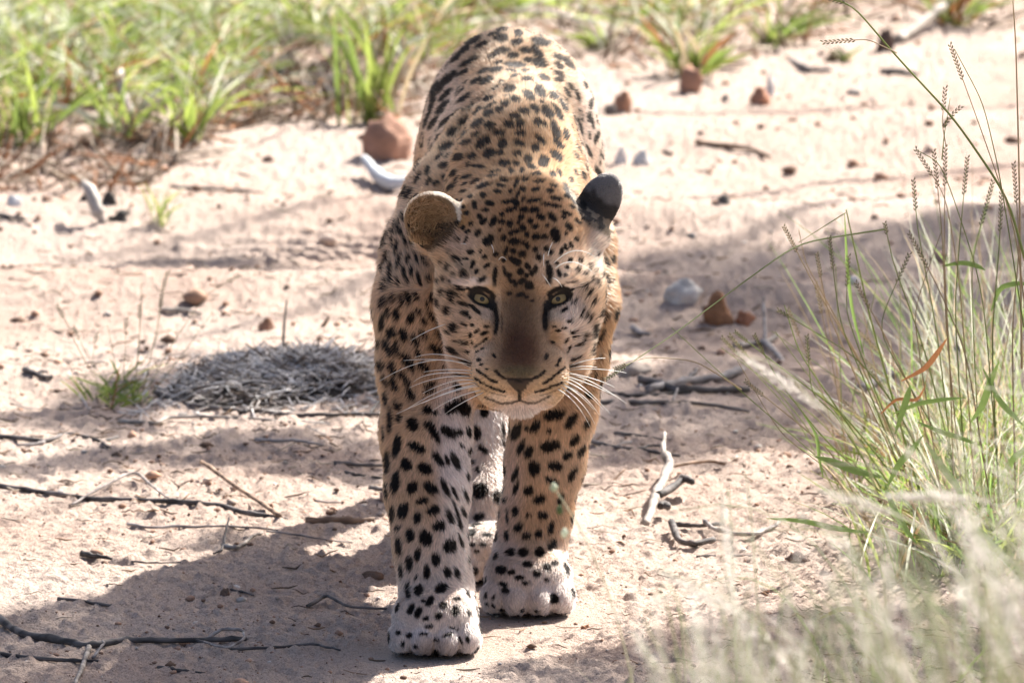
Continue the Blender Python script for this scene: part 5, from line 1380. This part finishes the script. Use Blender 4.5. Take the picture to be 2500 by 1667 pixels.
for pts, Y, w, c in (
 ([(2150,1165),(2090,1150),(2030,1125),(1985,1113)], .35, 32, LG*.85), ([(2165,1190),(2195,1130),(2225,1100),(2255,1060)], .3, 26, LG), ([(2185,1060),(2205,1000),(2218,960),(2222,940)], .35, 24, LG*.8),
 ([(2370,1030),(2400,990),(2418,930),(2440,880)], .3, 26, LG*1.1), ([(2260,1080),(2300,1140),(2340,1190),(2352,1235)], .3, 30, LG*1.2), ([(2240,1030),(2300,1055),(2350,1070),(2400,1090)], .4, 20, LG),
 ([(2120,1300),(2040,1290),(1960,1270),(1870,1265)], .3, 22, LG*1.15), ([(2180,1010),(2240,985),(2300,975),(2360,970)], .45, 18, LG*1.2), ([(2160,1180),(2180,1240),(2210,1290),(2240,1330)], .3, 26, LG),
 ([(2300,650),(2350,640),(2390,650),(2405,660)], .5, 20, LG*.8), ([(2200,930),(2260,900),(2290,860),(2312,826)], .35, 20, RUST*2.0), ([(2150,1010),(2190,970),(2240,980),(2260,940)], .4, 12, RUST*1.8),
 ([(2340,1240),(2360,1280),(2400,1300),(2440,1340)], .25, 26, LG*1.1), ([(2400,900),(2440,980),(2470,1010),(2500,1040)], .3, 24, LG), ([(2440,1180),(2470,1120),(2500,1100),(2540,1060)], .25, 24, LG*1.2),
 ([(2010,1165),(2000,1120),(1995,1060),(1960,1010)], .4, 12, LG), ([(2110,870),(2080,760),(2068,650),(2062,520)], .52, 12, LG*.9), ([(2420,760),(2440,700),(2490,690),(2530,700)], .4, 20, LG*.9),
 ([(2180,1540),(2120,1500),(2060,1480),(2000,1510)], .1, 22, np.array([.38,.33,.12]))):
    big_leaf(pts, Y, w, c)
# the thick of the clump
s = Soup(); bb = []
for i in range(140):
    px = 2280 + abs(g.normal()) * 170 if g.random() < .85 else g.uniform(2100, 2600); py = g.uniform(1130, 1420)
    bb.append(G(px, py))
tuft_soup(s, bb, 12, .15, .0042, g, [(LG * .9, 7), (LIME, 5), (DRY, 3), (PALE, 2), (np.array([.3, .2, .1]), 1)], .42, (-.05, 0), 5)
bb = [G(2220 + abs(g.normal()) * 240, g.uniform(1100, 1400)) for _ in range(60)]
tuft_soup(s, bb, 5, .27, .0020, g, [(LG, 3), (DRY, 4), (PALE, 3)], .33, (-.12, 0), 6)
bb = [G(2300 + abs(g.normal()) * 150, g.uniform(1000, 1200)) for _ in range(60)]
tuft_soup(s, bb, 5, .36, .0018, g, [(LG, 3), (DRY, 3), (PALE, 3)], .22, (-.05, 0), 6)
s.obj("foliage", m_grass, clump)["kind"] = "stuff"

# ---- pale grass close to the camera, far out of focus
g = np.random.default_rng(66); s = Soup()
FGC = [(np.array([.50, .52, .36]), 4), (np.array([.46, .46, .28]), 3), (np.array([.26, .34, .12]), 4), (np.array([.55, .50, .44]), 3)]
def plume(s, p0, p1, w, n, col, g):
    """fluffy seed plume from p0 to p1"""
    t = g.random(n); P = p0 + (p1 - p0) * t[:, None]
    ax = (p1 - p0) / np.linalg.norm(p1 - p0)
    d = g.normal(size=(n, 3)); d -= (d @ ax)[:, None] * ax * .2; d /= np.linalg.norm(d, axis=1)[:, None]; d = d * .8 + ax * .9; d /= np.linalg.norm(d, axis=1)[:, None]
    L = w * g.uniform(.5, 1.1, n) * np.sin(math.pi * np.clip(t * .8 + .15, 0, 1))
    v, f, c = ribbons(P, d, L, np.full(n, .0011), d * 0 - [0, 0, .12], np.tile(col, (n, 1)), np.tile(col, (n, 1)), 2)
    s.add(v, f, c)
for i in range(300):
    Y = g.uniform(-5.2, -2.4)
    tx = 1500 + (1 - g.random() ** 1.6) * 1150; ty0 = np.interp(tx, [1400, 1700, 1950, 2200, 2500, 2700], [1640, 1500, 1420, 1330, 1200, 1150])
    ty = ty0 + abs(g.normal()) * 120 + g.uniform(-90, 60)
    tip = W(tx, ty, Y)
    foot = tip + np.array([g.uniform(-.16, .36), g.uniform(-.1, .1), 0]); foot[2] = H(foot[:1], foot[1:2], False)[0]
    h = tip[2] - foot[2]
    t = np.linspace(0, 1, 8)[:, None]
    mid = (foot + tip) / 2 + np.array([g.uniform(-.03, .10), 0, h * g.uniform(.10, .42)])
    Q = foot * (1 - t) ** 2 + 2 * mid * t * (1 - t) + tip * t * t
    col = FGC[g.choice(4)][0] * g.uniform(.8, 1.15)
    s.tube(Q, np.linspace(.0014, .0007, 8), 4, col * .9)
    if g.random() < .22: plume(s, Q[-2] * .6 + Q[-3] * .4, Q[-1] + (Q[-1] - Q[-2]) * .5, .016, 70, np.array([.70, .67, .62]) * g.uniform(.85, 1.1), g)
for i in range(46):
    Y = g.uniform(-3.4, -1.6); tx = g.uniform(1560, 2560); ty = np.interp(tx, [1500, 2000, 2500], [1400, 1130, 1000]) + g.uniform(-120, 200)
    tip = W(tx, ty, Y); foot = tip + np.array([g.uniform(.02, .30), g.uniform(-.1, .1), 0]); foot[2] = H(foot[:1], foot[1:2], False)[0]
    h = tip[2] - foot[2]; t = np.linspace(0, 1, 12)[:, None]; mid = np.array([foot[0] - .02, (foot[1] + tip[1]) / 2, foot[2] + h * g.uniform(.85, 1.15)])
    Q = foot * (1 - t) ** 2 + 2 * mid * t * (1 - t) + tip * t * t
    col = FGC[g.choice(4)][0] * g.uniform(.8, 1.1); s.tube(Q, np.linspace(.0013, .0006, 12), 4, col * .9)
    if g.random() < .5: plume(s, Q[-4], Q[-1], .009, 50, np.array([.64, .61, .54]) * g.uniform(.8, 1.05), g)
bb = [(g.uniform(.12, .95) , g.uniform(-3.6, -1.4), 0) for _ in range(100)]
bb = [b_ for b_ in bb if project(np.array([b_[0], b_[1], .30]))[0] > 1560]
tuft_soup(s, bb, 9, .38, .0048, g, FGC, .5, (-.1, 0), 6, .9)
tag(s.obj("grass", m_grass), "pale feathery grass out of focus in the bottom right foreground", "grass", kind="stuff")
# single blurred stems in front
for pts, Y, lab in (([(2520,1215),(2380,1215),(2280,1225),(2150,1210)], -3.0, "blurred whitish plume lying level across the tall grass"), ([(2330,1330),(2180,1250),(2060,1200),(1990,1195)], -2.6, "blurred whitish plume arching left above the green leaves"),
   ([(1830,1700),(1790,1480),(1760,1350),(1762,1200)], -2.4, "blurred upright plume over the sunny sand"), ([(2150,1120),(2010,1000),(1900,890),(1800,860)], -2.2, "blurred pale plume drooping left over the knotted branch"),
   ([(1980,1700),(1840,1500),(1700,1420),(1600,1390)], -2.6, "blurred seed head bending left low over the sand"), ([(1560,1720),(1500,1480),(1420,1290),(1352,1190)], -2.0, "faint blurred stem ending in front of the trailing foreleg")):
    P = np.array([W(x, y, Y) for x, y in pts]); foot = W(pts[0][0], pts[0][1], Y).copy(); foot[2] = 0
    if P[0][2] > .02: P = np.vstack([foot + np.array([.03, 0, 0]), P])
    n = len(P); m = n * 5; t = np.linspace(0, n - 1, m); Q = np.stack([np.interp(t, np.arange(n), P[:, k]) for k in range(3)], 1)
    for _ in range(4): Q[1:-1] = .25 * Q[:-2] + .5 * Q[1:-1] + .25 * Q[2:]
    e = empty("feather_grass", Q[0], lab, "grass")
    s = Soup(); s.tube(Q, np.linspace(.0012, .0006, m), 4, (.5, .48, .36)); s.obj("stem", m_grass, e)
    s = Soup(); faint = "faint" in lab
    if faint:
        for q in (Q[-1], Q[-1] + (.0, 0, -.0)): s.add(*lump(.0042, q, 1, 1, 1.2, 5, 1), np.array([.62, .66, .55]))
        q = W(1378, 1300, Y); s.add(*lump(.0040, q, 1, 1, 1.2, 6, 1), np.array([.62, .66, .55])); s.add(*lump(.0042, W(1366, 1245, Y), 1, 1, 1.4, 7, 1), np.array([.12, .17, .07]))
    else: plume(s, Q[m // 2], Q[-1], .014, 260, np.array([.66, .63, .58]), g)
    s.obj("seed_head", m_grass, e)
# ------------------------------------------------------------------ the thorn tree beyond the right edge whose crown dapples the track
g = np.random.default_rng(404)
SH = [  # shaded areas on the ground, photo outlines
 ([(-300,640),(0,640),(180,618),(380,582),(600,600),(760,640),(925,648),(925,668),(640,700),(300,690),(0,700),(-300,700)], 1.0),
 ([(-300,905),(0,905),(220,850),(440,838),(925,850),(935,1020),(600,1010),(300,1060),(0,1010),(-300,1010)], .55),
 ([(-100,1100),(300,1080),(600,1060),(940,1090),(940,1170),(700,1165),(420,1130),(0,1120)], .8),
 ([(-300,1500),(0,1490),(200,1470),(330,1460),(380,1560),(500,1660),(500,1800),(-300,1800)], 1.0),
 ([(400,1345),(560,1310),(700,1330),(640,1370),(420,1372)], .8),
 ([(1480,600),(1700,588),(2000,590),(2600,540),(2600,800),(2000,740),(1700,770),(1480,690)], .85),
 ([(1480,740),(1900,730),(2600,770),(2600,1010),(2000,1050),(1480,1010),(1440,960),(1620,900),(1480,830)], 1.0),
 ([(1440,1010),(1800,1040),(2200,1060),(2200,1160),(1900,1150),(1440,1120)], .75),
 ([(1230,1600),(1500,1560),(1900,1500),(2600,1450),(2600,1800),(1230,1800)], .9),
 ([(600,120),(900,180),(900,270),(640,230)], .9),
]
def inside(px, py, poly):
    c = np.zeros(len(px), bool); n = len(poly)
    for i in range(n):
        x1, y1 = poly[i]; x2, y2 = poly[(i + 1) % n]
        m = ((y1 > py) != (y2 > py)) & (px < (x2 - x1) * (py - y1) / (y2 - y1 + 1e-9) + x1)
        c ^= m
    return c
leaf_at = []
for poly, dn in SH:
    q = np.array(poly, float)
    # equal area on the ground: sample Y uniformly
    y0, y1 = G(1250, q[:, 1].max())[1], G(1250, q[:, 1].min())[1]
    n = int(60000)
    Y = g.uniform(y0, y1, n); X = g.uniform(-1.4, 1.4, n)
    P = np.stack([X, Y, np.zeros(n)], 1); px, py = project(P)
    ok = inside(px, py + noise2(X * 6, Y * 3, 71) * 26 * (py / 900), poly)
    ok &= noise2(X * 9, Y * 6, 72) < (-.5 + dn * 1.02)
    P = P[ok]
    area = ok.sum() / n * (y1 - y0) * 2.8
    k = int(area * 5600)
    leaf_at.append(P[g.choice(len(P), min(k, len(P)), replace=False)])
leaf_at = np.vstack(leaf_at)
leaf_at = leaf_at[[BVH.ray_cast(Vector(p), Vector(SUN))[0] is None for p in leaf_at.tolist()]]
# dapples that fall on the animal's neck and back
for poly, dn in (([(985,300),(1200,250),(1300,330),(1270,440),(1140,470),(990,480)], .68), ([(1060,120),(1440,120),(1480,300),(1380,330),(1200,230),(1060,300)], .22), ([(1150,440),(1330,470),(1330,620),(1150,620)], .5)):
    q = np.array(poly, float); k = 0; got = []
    X = g.uniform(q[:, 0].min(), q[:, 0].max(), 900); Y = g.uniform(q[:, 1].min(), q[:, 1].max(), 900)
    for x_, y_ in zip(X[inside(X, Y, poly)], Y[inside(X, Y, poly)]):
        if noise2(np.array([x_ / 55.]), np.array([y_ / 45.]), 91)[0] > -.5 + dn: continue
        l_, n_ = hit(x_, y_)
        if l_ is not None: got.append(l_ - SUN * (l_[2] / SUN[2]))
    leaf_at = np.vstack([leaf_at, np.array(got)]) if got else leaf_at
T = 5.0 + 1.3 * noise2(leaf_at[:, 0] * 1.6, leaf_at[:, 1] * 1.6, 73) + g.uniform(-.22, .22, len(leaf_at))
CR = leaf_at + SUN * T[:, None]
# the rest of the crown, whose shade falls outside the picture
far = []
for i in range(70):
    a = g.uniform(0, 6.28); r = 2.0 + 1.6 * g.random()
    far.append([math.cos(a) * r * .9 + 2.6, math.sin(a) * r * 1.1 + 5.6, 3.9 + g.normal() * .22])
far = np.array(far)
gs = far - SUN * ((far[:, 2]) / SUN[2])[:, None]
keep = (np.abs(gs[:, 0]) > 1.35) | (gs[:, 1] < -1.2) | (gs[:, 1] > 7.2)
far = far[keep]
FL = np.repeat(far, 240, 0) + g.normal(size=(len(far) * 240, 3)) * np.array([.26, .26, .12])
gs = FL - SUN * ((FL[:, 2]) / SUN[2])[:, None]
FL = FL[(np.abs(gs[:, 0]) > .95) | (gs[:, 1] < -.7) | (gs[:, 1] > 6.3)]
ALL = np.vstack([CR, FL])
n = len(ALL)
d = g.normal(size=(n, 3)); d /= np.linalg.norm(d, axis=1)[:, None]
v, f, c = ribbons(ALL, d, g.uniform(.026, .044, n), g.uniform(.018, .028, n), d * 0, np.tile([.06, .10, .025], (n, 1)) * g.uniform(.7, 1.4, (n, 1)), np.tile([.07, .11, .03], (n, 1)), 2)
TB = np.array([3.3, 6.4, 0.]); TB[2] = -.05
tree = empty("thorn_tree", TB, "flat-topped thorn tree whose open crown shades the track, out of view to the right", "tree")
m_leaf = material("tree_leaf", attr=True, rough=.6, trans=.12)
crown = mesh_obj("crown", v, f, m_leaf, tree, True, c); crown["kind"] = "stuff"
s = Soup(); t = np.linspace(0, 1, 9)[:, None]
fork = TB + np.array([-.15, -.05, 2.1])
s.tube(TB * (1 - t) + fork * t + np.sin(t * 5) * np.array([.06, .04, 0]), np.linspace(.17, .10, 9), 12, (.5, .5, .5))
s.obj("trunk", BK["brown"], tree)
# limbs to the middles of the leaf clusters
K = 13
cen = ALL[g.choice(n, K, replace=False)]
for _ in range(8):
    lab = np.argmin(((ALL[::7, None] - cen[None]) ** 2).sum(2), 1)
    for k in range(K):
        if (lab == k).any(): cen[k] = ALL[::7][lab == k].mean(0)
for k in range(K):
    e = cen[k] - [0, 0, .12]; m1 = fork + (e - fork) * .4 + np.array([0, 0, .45])
    Q = fork * (1 - t) ** 2 + 2 * m1 * t * (1 - t) + e * t * t
    s = Soup(); s.tube(Q, np.linspace(.014, .004, 9), 7, (.5, .5, .5))
    s.obj("limb", BK["brown"], tree)
